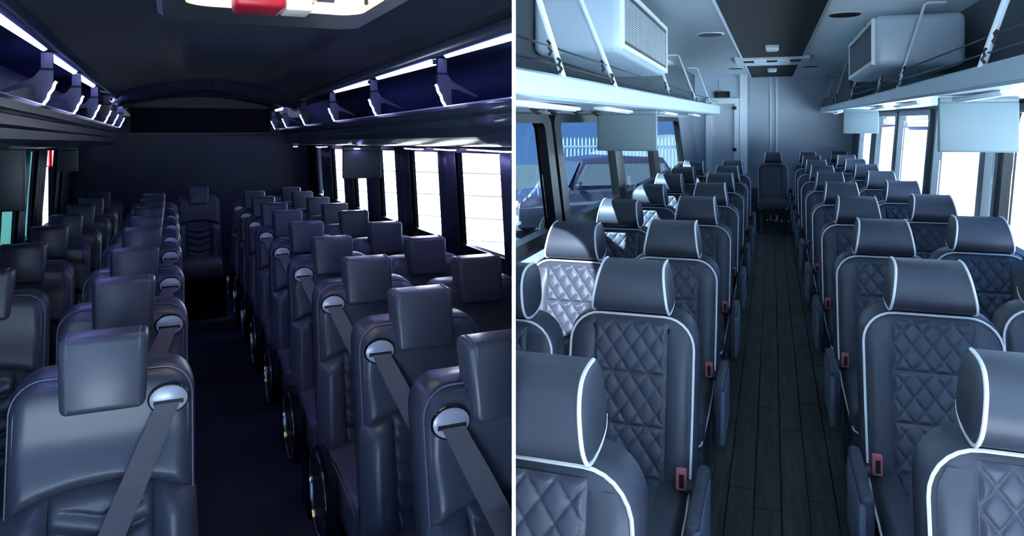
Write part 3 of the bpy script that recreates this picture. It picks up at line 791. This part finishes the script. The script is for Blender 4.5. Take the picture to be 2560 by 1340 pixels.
for k, D in enumerate((3.09, 4.30, 5.53, 6.86, 8.05, 9.0)):
    bracket(1.085, 1, D, 'grey fork bracket with a white reflection bar on the right rack, %s from the front' % ORD[k])
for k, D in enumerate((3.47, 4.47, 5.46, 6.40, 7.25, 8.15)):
    bracket(-0.46, -1, D, 'grey fork bracket with a white reflection bar on the left rack, %s from the front' % ORD[k])
# service lights under the right rack
for k, (D, X, L) in enumerate(((3.35, 1.42, 0.5), (4.0, 1.42, 0.28), (4.6, 1.42, 0.3), (5.9, 1.40, 0.22), (5.3, 1.20, 0.14), (7.6, 1.40, 0.16), (7.3, 1.30, 0.14), (8.5, 1.25, 0.1))):
    t = B.thing('service_light', X, D, -0.03, 'small violet service light under the right dark rack, %s in the row' % ORD[k], 'light', 'service lights under the dark rack')
    obj('light_housing', MB().rbox((-0.035,-L/2,-0.012),(0.035,L/2,0.004), 0.005, 2), 'night_trim', t)
    obj('lens', MB().rbox((-0.02,-L/2+0.015,-0.020),(0.02,L/2-0.015,-0.010), 0.004, 2), 'led_violet', t)
    obj('nozzle', MB().cyl((0.0,L/2+0.03,-0.02), 0.014, 0.02, n=10), 'led_violet', t)
monitor(B, 1.105, 1.385, 5.3, -0.262, -0.045, 'dark grey monitor back hanging in front of the bright right windows', 'night_trim')
monitor(B, -0.905, -0.75, 7.5, -0.245, -0.04, 'dark grey monitor back hanging under the far left rack', 'night_trim')
monitor(B, -0.92, -0.775, 5.1, -0.39, -0.015, 'dark grey blind panel hanging at the near left window', 'night_trim')

# roof hatch
t = B.thing('roof_hatch', (HX0+HX1)/2, (HD0+HD1)/2, 0.50, 'open roof hatch with cream lining and red handle at the top of the dark bus', 'hatch')
hw, hd = (HX1-HX0)/2, (HD1-HD0)/2
def rr2(a, b, r, z, k=5, oy=0.0):
    pts = []
    for cx, cy, a0 in ((a-r, b-r, 0), (-a+r, b-r, 90), (-a+r, -b+r, 180), (a-r, -b+r, 270)):
        for i in range(k+1):
            q = math.radians(a0+90*i/k); pts.append((cx+r*math.cos(q), cy+oy+r*math.sin(q), z))
    return pts
obj('hatch_frame', MB().loft([rr2(hw+0.07, hd+0.08, 0.10, 0.05), rr2(hw+0.07, hd+0.08, 0.10, -0.012), rr2(hw+0.05, hd+0.06, 0.09, -0.028), rr2(hw-0.02, hd-0.17, 0.09, -0.028, oy=-0.15)], cap=False), 'night_trim', t, 30)
obj('hatch_throat', MB().loft([rr2(hw-0.02, hd-0.17, 0.09, -0.027, oy=-0.15), rr2(hw-0.03, hd-0.185, 0.08, 0.060, oy=-0.15)], cap=False), 'hatch_cream', t, 30)
def dome_mat():
    m = bpy.data.materials.new('cream_dome'); m.use_nodes = True
    n = m.node_tree.nodes; l = m.node_tree.links; n.clear()
    o = n.new('ShaderNodeOutputMaterial'); tr = n.new('ShaderNodeBsdfTranslucent'); d = n.new('ShaderNodeBsdfDiffuse'); mx = n.new('ShaderNodeMixShader')
    tr.inputs[0].default_value = (0.62, 0.54, 0.40, 1); d.inputs[0].default_value = (0.8, 0.75, 0.62, 1); mx.inputs[0].default_value = 0.35
    l.new(tr.outputs[0], mx.inputs[1]); l.new(d.outputs[0], mx.inputs[2]); l.new(mx.outputs[0], o.inputs[0])
    MATS['cream_dome'] = m
dome_mat()
obj('dome', MB().loft([rr2(hw-0.01, hd-0.01, 0.07, 0.055), rr2(hw-0.03, hd-0.04, 0.07, 0.10), rr2(hw-0.10, hd-0.12, 0.05, 0.12)]), 'cream_dome', t)
hh = obj('red_handle', MB().rbox((-0.165,-0.26,-0.080),(-0.015,-0.08,-0.022), 0.016, 3), 'hatch_red', t)
obj('cream_catch', MB().rbox((-0.012,-0.22,-0.076),(0.072,-0.08,-0.024), 0.006, 2), 'hatch_cream', t)
obj('catch_pin', MB().cyl((0.080,-0.18,-0.03), 0.012, 0.05, 'y', 10), 'chrome', t)
for x0, x1 in ((-0.20, -0.14), (0.09, 0.17)):
    obj('lever', MB().prism([(x0, -0.06, -0.016), (x1, -0.06, -0.016), ((x0+x1)/2, -0.34, -0.016)], (0, 0, 0.03)), 'slate_plastic', t)
for x in (-0.24, 0.30):
    obj('stop', MB().cyl((x, -0.02, -0.006), 0.014, 0.07, 'z', 10), 'dark_slot', t)

# ------------------------------------------------------------------ navy seat with chevron panel of the dark bus
def yn(z): return 0.075+(z-1.16)*0.22
def finish_navy(t):
    t['label'] = ''; t['category'] = 'seat'; t['group'] = 'navy leather seats with chevron backs'
    return t
def navy_seat(name, side):
    t = bpy.data.objects.new(name, None); COL.objects.link(t); t.empty_display_size = 0.1
    HW = 0.214
    def back():
        mb = MB(); rings = []
        for ins, y in ((0.030, -0.004), (0.008, 0.0), (0.0, 0.012), (-0.003, 0.05), (0.0, 0.11), (0.025, 0.135)):
            rings.append([(x, yn(z)+y, z) for x, z in rrect(HW-ins, 0.44, 1.152-ins, 0.075-ins*0.5, 0.03)])
        return mb.loft(rings).mesh('backrest', 'navy_leather', 50)
    obj('backrest', qmesh('nback', back), None, t)
    seam = lambda x: 0.918-1.15*x*x-0.012
    def upper():
        def g(u, v):
            x = (-1+2*u)*(HW-0.006)
            zb_ = seam(x)-0.02
            ax = abs(x); R = 0.07
            zt = 1.160 if ax < HW-0.006-R else 1.160-R+math.sqrt(max(0, R*R-(ax-(HW-0.006-R))**2))
            z = zb_+(zt-0.013-zb_)*v
            ed = min(1, (1-abs(-1+2*u))*HW/0.028); eb = min(1, v/0.10); et = min(1, (1-v)/0.10)
            h = 0.036*(ed**0.5)*(eb**0.45)*(et**0.5)
            hol = 0.010*math.exp(-((z-1.0)/0.06)**2)*(1 if ax < 0.19 else 0.6)
            return (x, yn(z)-h+hol*min(ed, eb, et), z)
        return MB().grid(30, 22, g).mesh('upper_pad', 'navy_leather', 80)
    obj('upper_pad', qmesh('nup', upper), None, t)
    for s in (-1, 1):
        def bol(s=s):
            def g(u, v):
                x = s*(0.118+(HW+0.004-0.118)*u); z = 0.46+(seam(x)-0.01-0.46)*v
                h = 0.060*math.sin(PI*(0.06+0.94*u))**0.55*min(1, v*8)**0.5*min(1, (1-v)*9)**0.5
                return (x+s*0.018*(1-v)*u, yn(z)-h, z)
            return MB().grid(12, 18, g).mesh('side_bolster', 'navy_bolster', 80)
        obj('side_bolster', qmesh('nbol%d' % s, bol), None, t)
    def chev():
        pitch = 0.068
        def g(u, v):
            x = -0.122+0.244*u; z = 0.47+(seam(x)-0.012-0.47)*v
            q = (z-0.30*abs(x)*(1 if True else 0)-0.42)
            if z > 0.84-0.0*abs(x) + 0.30*abs(x)-0.02: f = 1.0
            else: f = abs(math.sin(PI*(q/pitch)))**0.35
            ed = min(1, min(u, 1-u)*0.244/0.012)*min(1, (1-v)*12)
            return (x, yn(z)-0.006-0.024*f*ed**0.5, z)
        return MB().grid(28, 64, g).mesh('chevron_panel', 'navy_rib', 80)
    obj('chevron_panel', qmesh('nchev', chev), None, t)
    def seamt():
        mb = MB()
        for ins in (0.004, 0.016):
            pts = [(x, yn(z)-0.006-(0.012 if ins > 0.01 else 0.0), z) for x, z in rrect(HW-ins, 0.50, 1.152-ins, 0.075, 0.03)]
            k = len(pts)//2
            path = [(HW-ins, yn(0.50)-0.004, 0.50), (HW-ins, yn(0.85)-0.004, 0.85)]+pts[:k]+[(-HW+ins, yn(0.85)-0.004, 0.85), (-HW+ins, yn(0.50)-0.004, 0.50)]
            mb.tube(path, 0.0022, 5)
        return mb.mesh('edge_seam', 'seam_thread')
    obj('edge_seam', qmesh('nseam', seamt), None, t)
    def shade_box():
        return MB().rbox((-0.100,yn(1.12)-0.038,1.050),(0.100,yn(1.12)+0.06,1.150), 0.012, 2).mesh('headrest_shade', 'dark_slot')
    obj('headrest_shade', qmesh('nshade', shade_box), None, t)  # dark box standing in for the shadow around the headrest
    def head():
        def f(c): return (c.x*(1.02-0.07*(1.255-c.z)/0.19), c.y+(c.z-1.17)*0.18+0.012*(c.x/0.1)**2, c.z)
        return MB().rbox((-0.102,0.0,1.068),(0.102,0.10,1.255), 0.018, 4, f).mesh('headrest', 'navy_leather', 60)
    hd_ = obj('headrest', qmesh('nhead', head), None, t)
    for x in (-0.083, 0.083):
        def hs(x=x):
            mb = MB(); mb.tube([(x, 0.10, 1.2565), (x, 0.04, 1.2565), (x, 0.0225, 1.243), (x, 0.0145, 1.19), (x*0.98, -0.001, 1.105), (x*0.97, -0.006, 1.08), (x*0.97, 0.02, 1.067)], 0.0022, 5)
            return mb.mesh('headrest_seam', 'seam_thread')
        obj('headrest_seam', qmesh('nhs%g' % x, hs), None, hd_)
    def cush():
        def f(c): return (c.x, c.y, c.z+0.015*(abs(c.x)/0.22)**2 if c.z > 0.45 else c.z)
        return MB().rbox((-0.212,-0.56,0.36),(0.212,0.02,0.525), 0.05, 4, f).mesh('seat_cushion', 'navy_bolster')
    cu = obj('seat_cushion', qmesh('ncush', cush), None, t)
    def cs():
        mb = MB()
        for s in (-1, 1):
            for o in (0, 0.012):
                mb.tube([(s*(0.205-o), -0.04, 0.534), (s*(0.206-o), -0.30, 0.534), (s*(0.206-o), -0.46, 0.532), (s*(0.20-o), -0.53, 0.515), (s*(0.19-o), -0.558, 0.47)], 0.0022, 5)
        return mb.mesh('cushion_seam', 'seam_thread')
    obj('cushion_seam', qmesh('ncs', cs), None, cu)
    obj('seat_frame', qmesh('nsf', lambda: MB().rbox((-0.20,-0.50,0.28),(0.20,0.06,0.362), 0.012, 2).mesh('seat_frame', 'gloss_black')), None, t)
    for s in (-1, 1):
        obj('leg', qmesh('nleg%d' % s, lambda s=s: MB().rbox((s*0.16-0.025,-0.34,0.0),(s*0.16+0.025,-0.12,0.285), 0.01, 2).mesh('leg', 'gloss_black')), None, t)
    if side:
        # belt guide, belt, side shield on the aisle side
        gx, gz = side*0.152, 1.075
        yg = yn(gz)-0.040
        def guide():
            mb = MB(); n = 24
            R = []
            for sc, y in ((1.0, 0.004), (1.0, -0.004), (0.82, -0.008)):
                R.append([(gx+0.046*sc*math.cos(2*PI*k/n), yg+y, gz+0.036*sc*math.sin(2*PI*k/n)) for k in range(n)])
            return mb.loft(R).mesh('belt_guide', 'silver_plastic', 40)
        g_ = obj('belt_guide', qmesh('ng%d' % side, guide), None, t)
        obj('guide_slot', qmesh('ngs%d' % side, lambda: MB().prism([(gx-0.036, yg-0.0095, gz-0.012), (gx+0.036, yg-0.0095, gz-0.012), (gx+0.036, yg-0.0095, gz-0.001), (gx-0.036, yg-0.0095, gz-0.001)], (0, 0.004, 0)).mesh('guide_slot', 'dark_slot', 0)), None, g_)
        obj('guide_ring', qmesh('ngr%d' % side, lambda: MB().tube([(gx+0.048*math.cos(2*PI*k/24), yg+0.001, gz+0.038*math.sin(2*PI*k/24)) for k in range(24)], 0.0035, 5, closed=True).mesh('guide_ring', 'gloss_black')), None, g_)
        def belt():
            mb = MB(); n = 16; R = []
            for i in range(n+1):
                f = i/n
                x = gx-side*(0.002+0.245*f); z = gz-0.008-0.54*f
                y = yn(z)-0.050-0.022*math.sin(PI*min(1, f*1.1))-0.03*f
                w = 0.029+0.002*math.sin(f*3)
                # band runs down and across; its width lies across the run
                dx, dz = side*0.9*w, 0.39*w*1.0
                q_ = min(1.0, f*5); dx = side*w*(1-0.1*q_); dz = -0.39*w*q_
                R.append([(x-dx, y, z-dz), (x+dx, y, z+dz), (x+dx, y+0.0025, z+dz), (x-dx, y+0.0025, z-dz)])
            return mb.loft(R).mesh('shoulder_belt', 'belt_web', 60)
        obj('shoulder_belt', qmesh('nb%d' % side, belt), None, t)
        if side > 0: return finish_navy(t)
        sx = side*0.246; cy, cz, ry, rz = -0.27, 0.45, 0.19, 0.155
        def ell(k, sc, x): return (x, cy+ry*sc*math.cos(2*PI*k/32), cz+rz*sc*math.sin(2*PI*k/32)*(1.0 if math.sin(2*PI*k/32) > 0 else 1.25))
        def shield():
            mb = MB()
            mb.loft([[ell(k, sc, sx+side*dx) for k in range(32)] for sc, dx in ((0.9, -0.022), (1.0, -0.014), (1.0, 0.008), (0.90, 0.020), (0.6, 0.016))])
            return mb.mesh('side_shield', 'gloss_black', 30)
        sh = obj('side_shield', qmesh('nsh%d' % side, shield), None, t)
        def ring():
            return MB().tube([ell(k-4, 0.86, sx+side*0.021) for k in range(-8, 25)], 0.005, 6).mesh('chrome_arc', 'chrome')
        obj('chrome_arc', qmesh('nrg%d' % side, ring), None, sh)
    return finish_navy(t)
np_ = {s: navy_seat('bus_seat', s) for s in (1, -1, 0)}
index_children()
nfresh = {1: True, -1: True, 0: True}
dark_cols = [
 (1, -0.160, [2.14, 3.01, 3.85, 4.78, 5.52, 6.35, 7.2, 8.05], 'left aisle column', 'belted navy seat'),
 (0, -0.671, [3.42, 4.26, 5.12, 5.92, 6.83, 7.72, 8.55], 'left window column', 'beltless navy seat'),
 (-1, 0.761, [1.66, 2.33, 3.09, 3.85, 4.66, 5.50, 6.27, 7.08, 7.9], 'right aisle column', 'belted navy seat'),
 (0, 1.195, [2.90, 3.62, 4.42, 5.28, 5.98, 6.72, 7.6, 8.4], 'right window column', 'beltless navy seat')]
for kind, X, Ds, nm, desc in dark_cols:
    for k, D in enumerate(Ds):
        put_seat(B, np_, nfresh, kind, X, D, '%s, %s of dark bus, %s from front' % (desc, nm, ORD[k]))
o = dup(np_[0]); o.location = B.world(0.258, 8.55, FLOOR+0.03); o.rotation_euler = (0, 0, B.rot)
o['label'] = 'lone navy chevron seat at the end of the dark aisle by the rear wall'
for c in kids(o):
    if c.name.split('.')[0] in ('leg', 'seat_frame'): bpy.data.objects.remove(c)
pb = B.obj('rear_plinth', slab(B, 0.07, 0.50, 7.98, 8.70, FLOOR, FLOOR+0.388), 'night_black')
tag(pb, 'black boxed plinth carrying the lone seat at the end of the aisle', 'plinth')

# ------------------------------------------------------------------ front bulkheads behind the viewer
fd = structure(obj('wall_front', MB().box((-4.0,-0.66,-0.1),(-0.0,-0.62,0.5)), 'night_panel', ang=0))
obj('header_panel', MB().box((-4.0,-0.66,1.92),(-0.0,-0.62,2.75)), 'night_panel', fd, 0)
fw = structure(obj('wall_front', MB().box((0.004,-0.66,-0.1),(2.2,-0.62,0.45)), 'side_panel', ang=0))
obj('header_panel', MB().box((0.004,-0.66,2.35),(2.2,-0.62,2.6)), 'side_panel', fw, 0)

# ------------------------------------------------------------------ cut both buses where they meet the partition and the bulkhead
bpy.context.view_layer.update()
def cut(o, planes):
    mw = o.matrix_world; inv = mw.inverted()
    bb = [mw @ Vector(c) for c in o.bound_box]
    for co, no in planes:
        ds = [(p-Vector(co)).dot(Vector(no)) for p in bb]
        if max(ds) <= 1e-4: continue
        if min(ds) >= -1e-4:
            return False
        bm = bmesh.new(); bm.from_mesh(o.data)
        lco = inv @ Vector(co); lno = (inv.to_3x3() @ Vector(no)).normalized()
        r = bmesh.ops.bisect_plane(bm, geom=bm.verts[:]+bm.edges[:]+bm.faces[:], plane_co=lco, plane_no=lno, clear_outer=True, dist=1e-5)
        ed = [e for e in r['geom_cut'] if isinstance(e, bmesh.types.BMEdge)]
        if ed: bmesh.ops.holes_fill(bm, edges=ed)
        empty = len(bm.faces) == 0
        me = o.data.copy(); bm.to_mesh(me); bm.free()
        if empty: return False
        o.data = me
    return True
import mathutils
def which(o):
    r = o
    while r.parent: r = r.parent
    z = r.rotation_euler.z
    if abs(z-DARK.rot) < 1e-5: return DARK
    if abs(z-PALE.rot) < 1e-5: return PALE
    return None
for rk in (rkL, rkR): rk.rotation_euler = (0, 0, PALE.rot)
for rk in (rk1L, rk1R): rk.rotation_euler = (0, 0, DARK.rot)
bpy.context.view_layer.update()
gone = []
for o in list(bpy.data.objects):
    if o.type != 'MESH': continue
    b = which(o)
    if b is None: continue
    pl = [((0, -0.62, 0), (0, -1, 0))]
    pl.append(((-0.0002, 0, 0), (1, 0, 0)) if b is DARK else ((0.0031, 0, 0), (-1, 0, 0)))
    if not cut(o, pl): gone.append(o)
for o in gone:
    for c in kids(o):
        if c not in gone: c.parent = o.parent
for o in gone: bpy.data.objects.remove(o)

# ------------------------------------------------------------------ outside things
def car(label, X, Y, Z, yaw, m, L=4.6, W=1.85, H=1.7, group=None):
    t = bpy.data.objects.new('car', None); COL.objects.link(t); t.location = (X, Y, Z); t.rotation_euler = (0, 0, yaw)
    tag(t, label, 'car', group)
    def sec(y, prof): return [(x*W/2, y, z*H) for x, z in prof]
    def body_prof(w, zt): return [(-0.86*w, 0.16), (-0.98*w, 0.26), (-1.0*w, 0.40), (-0.97*w, zt-0.03), (-0.90*w, zt), (0.90*w, zt), (0.97*w, zt-0.03), (1.0*w, 0.40), (0.98*w, 0.26), (0.86*w, 0.16)]
    ys = [(-0.5, 0.86, 0.46), (-0.485, 0.95, 0.50), (-0.40, 1.0, 0.54), (-0.22, 1.0, 0.58), (0, 1.0, 0.60), (0.30, 1.0, 0.60), (0.46, 0.98, 0.60), (0.5, 0.90, 0.55)]
    obj('body', MB().loft([sec(y*L, body_prof(w, z)) for y, w, z in ys]), m, t, 35)
    cab = [(-0.21, 0.88, 0.56, 0.60), (-0.12, 0.82, 0.56, 0.96), (0.06, 0.82, 0.56, 1.0), (0.36, 0.80, 0.56, 0.97), (0.47, 0.86, 0.56, 0.62)]
    obj('roof', MB().loft([sec(y*L, [(-w, a), (-w*0.86, z-0.04), (-w*0.78, z), (w*0.78, z), (w*0.86, z-0.04), (w, a)]) for y, w, a, z in cab]), m, t, 35)
    obj('windscreen', MB().add([(s*W/2*w, y*L-0.02, z*H+0.01) for s, w, y, z in ((-1, 0.80, -0.2025, 0.635), (1, 0.80, -0.2025, 0.635), (1, 0.68, -0.131, 0.92), (-1, 0.68, -0.131, 0.92))], [(0,1,2,3)]), 'car_glass', t)
    for s in (-1, 1):
        obj('side_window', MB().prism([(s*W/2*0.885, y*L, z*H) for y, z in ((-0.17, 0.64), (0.40, 0.64), (0.34, 0.90), (-0.11, 0.90))], (s*-0.10, 0, 0)), 'car_glass', t)
        obj('headlamp', MB().rbox((s*W*0.36-0.18, -0.5*L-0.01, 0.40*H), (s*W*0.36+0.18, -0.46*L, 0.48*H), 0.03, 2), 'lamp_glass', t)
        obj('mirror', MB().rbox((s*W*0.52-0.1, -0.17*L-0.06, 0.62*H), (s*W*0.52+0.1, -0.17*L+0.06, 0.70*H), 0.04, 2), m, t)
        for y in (-0.31, 0.31):
            wh = obj('wheel', MB().cyl((s*W*0.40, y*L, 0.34), 0.34, s*0.22, 'x', 24), 'tyre', t)
            obj('hub_cap', MB().cyl((s*(W*0.40+0.215), y*L, 0.34), 0.21, s*0.015, 'x', 16, r2=0.16), 'aluminium', wh)
    obj('grille', MB().rbox((-W*0.28, -0.505*L, 0.32*H), (W*0.28, -0.47*L, 0.46*H), 0.03, 2), 'grille_dark', t)
    obj('bumper', MB().rbox((-W*0.46, -0.52*L, 0.20*H), (W*0.46, -0.47*L, 0.31*H), 0.04, 3), 'lamp_glass', t)
    obj('number_plate', MB().box((-0.24, -0.525*L, 0.23*H), (0.24, -0.519*L, 0.29*H)), 'white_paint', t)
    return t
car('dark purple off road car parked close outside the left windows of the pale bus', 2.1, 19.4, -0.9, math.radians(-72), 'car_dark', 4.8, 2.0, 2.05)
car('dark blue car far up the bright slope outside the right windows', 27.3, 49.5, slope_z(27.3, 49.5), math.radians(-26), 'car_blue', 4.6, 1.9, 1.75)
car('red car far up the bright slope, partly behind the window post', 26.6, 53.5, slope_z(26.6, 53.5), math.radians(-50), 'car_red', 4.4, 1.8, 1.5)

# white picket fence beyond the parked car
fx0, fx1, fy0, fy1 = 1.4, 6.6, 26.0, 27.5
t = bpy.data.objects.new('picket_fence', None); COL.objects.link(t); t.location = (fx0, fy0, -0.9)
tag(t, 'white metal picket fence standing behind the parked dark car', 'fence')
n = 38
for i in range(n+1):
    f = i/n; x, y = (fx1-fx0)*f, (fy1-fy0)*f
    obj('picket', MB().loft([[(x-0.022, y-0.022, z), (x+0.022, y-0.022, z), (x+0.022, y+0.022, z), (x-0.022, y+0.022, z)] for z in (0, 2.35)]+[[(x-0.003, y-0.003, 2.47), (x+0.003, y-0.003, 2.47), (x+0.003, y+0.003, 2.47), (x-0.003, y+0.003, 2.47)]]), 'fence_white', t, 0)
for z in (0.25, 2.1):
    obj('rail', MB().prism([(0, -0.03, z), (fx1-fx0, fy1-fy0-0.03, z), (fx1-fx0, fy1-fy0-0.03, z+0.07), (0, -0.03, z+0.07)], (0, 0.03, 0)), 'fence_white', t, 0)
# low dry hill behind the fence
def hill(u, v):
    x = 3.5+11*u; y = 34+14*v
    h = 2.6*math.sin(PI*min(1, v*1.3+0.02))*(0.25+0.75*math.sin(PI*min(1, u*0.9+0.08)))+0.25*math.sin(x*1.7)*math.sin(y*1.1)
    return (x, y, -0.92+max(0, h))
tag(obj('hill', MB().grid(24, 18, hill), 'dry_hill', ang=80), 'low dry hill behind the white picket fence', 'hill')

# white sided building outside the right windows of the dark bus
t = bpy.data.objects.new('building', None); COL.objects.link(t); t.location = (-2.1, 10.6, -0.9); t.rotation_euler = (0, 0, -math.radians(24))
tag(t, 'bright white sided building outside the right windows of the dark bus', 'building')
obj('wall_core', MB().box((-2.6,0.03,0),(2.25,0.08,4.6)), 'siding', t, 0)
k = 0
z = 0.0
while z < 4.5:
    obj('siding_board', MB().prism([(-2.6, 0.03, z+0.008), (-2.6, -0.012, z+0.008), (-2.6, 0.004, z+0.292), (-2.6, 0.03, z+0.292)], (4.85, 0, 0)), 'siding', t, 0)
    z += 0.3
obj('plinth', MB().box((-2.6,-0.08,0),(2.25,0.03,0.28)), 'hatch_cream', t, 0)

# teal side glimpsed outside; the coach is added to block the sun
tb = DARK.thing('sun_block_coach', -2.3, 5.2, 0, 'teal green sun blocking coach close outside the left windows of the dark bus', 'coach')
tb.location.z = -0.9
obj('sun_block_body', MB().rbox((-1.0,-3.5,0.35),(0.35,8.6,3.9), 0.12, 3), 'teal_paint', tb)
for y in (-2.4, 6.0):
    wh = obj('wheel', MB().cyl((0.12,y,0.45), 0.45, 0.24, 'x', 24), 'tyre', tb)
    obj('hub_cap', MB().cyl((0.36,y,0.45), 0.25, 0.02, 'x', 16, r2=0.2), 'aluminium', wh)
tl = DARK.thing('rear_lamp', -1.12, 8.77, -0.12, 'tall lit red lamp pair outside the far left window of the dark bus', 'lamp')
obj('lamp_post', MB().box((-0.022,0.022,-2.5),(0.065,0.06,0.16)), 'night_black', tl)
for x in (-0.026, 0.030):
    h_ = obj('lamp_housing', MB().rbox((x-0.022,-0.01,-0.115),(x+0.022,0.022,0.105), 0.01, 2), 'tail_red', tl)
    obj('lit_tube', MB().rbox((x-0.012,-0.016,-0.10),(x+0.012,-0.008,0.09), 0.006, 2), 'tail_white', h_)

# added spot standing in for sun on the two nearest left window seats
sp = bpy.data.lights.new('sun_patch_spot', 'SPOT'); sp.energy = 300; sp.spot_size = math.radians(13); sp.spot_blend = 0.04; sp.shadow_soft_size = 0.01; sp.color = (0.72, 0.86, 1.0)
so = bpy.data.objects.new('sun_patch_spot', sp); COL.objects.link(so)
so.location = (0.03, 1.5, EYE+0.28)
so.rotation_euler = (Vector(so.location)-Vector((0.13, 3.5, EYE-0.66))).to_track_quat('Z', 'Y').to_euler()
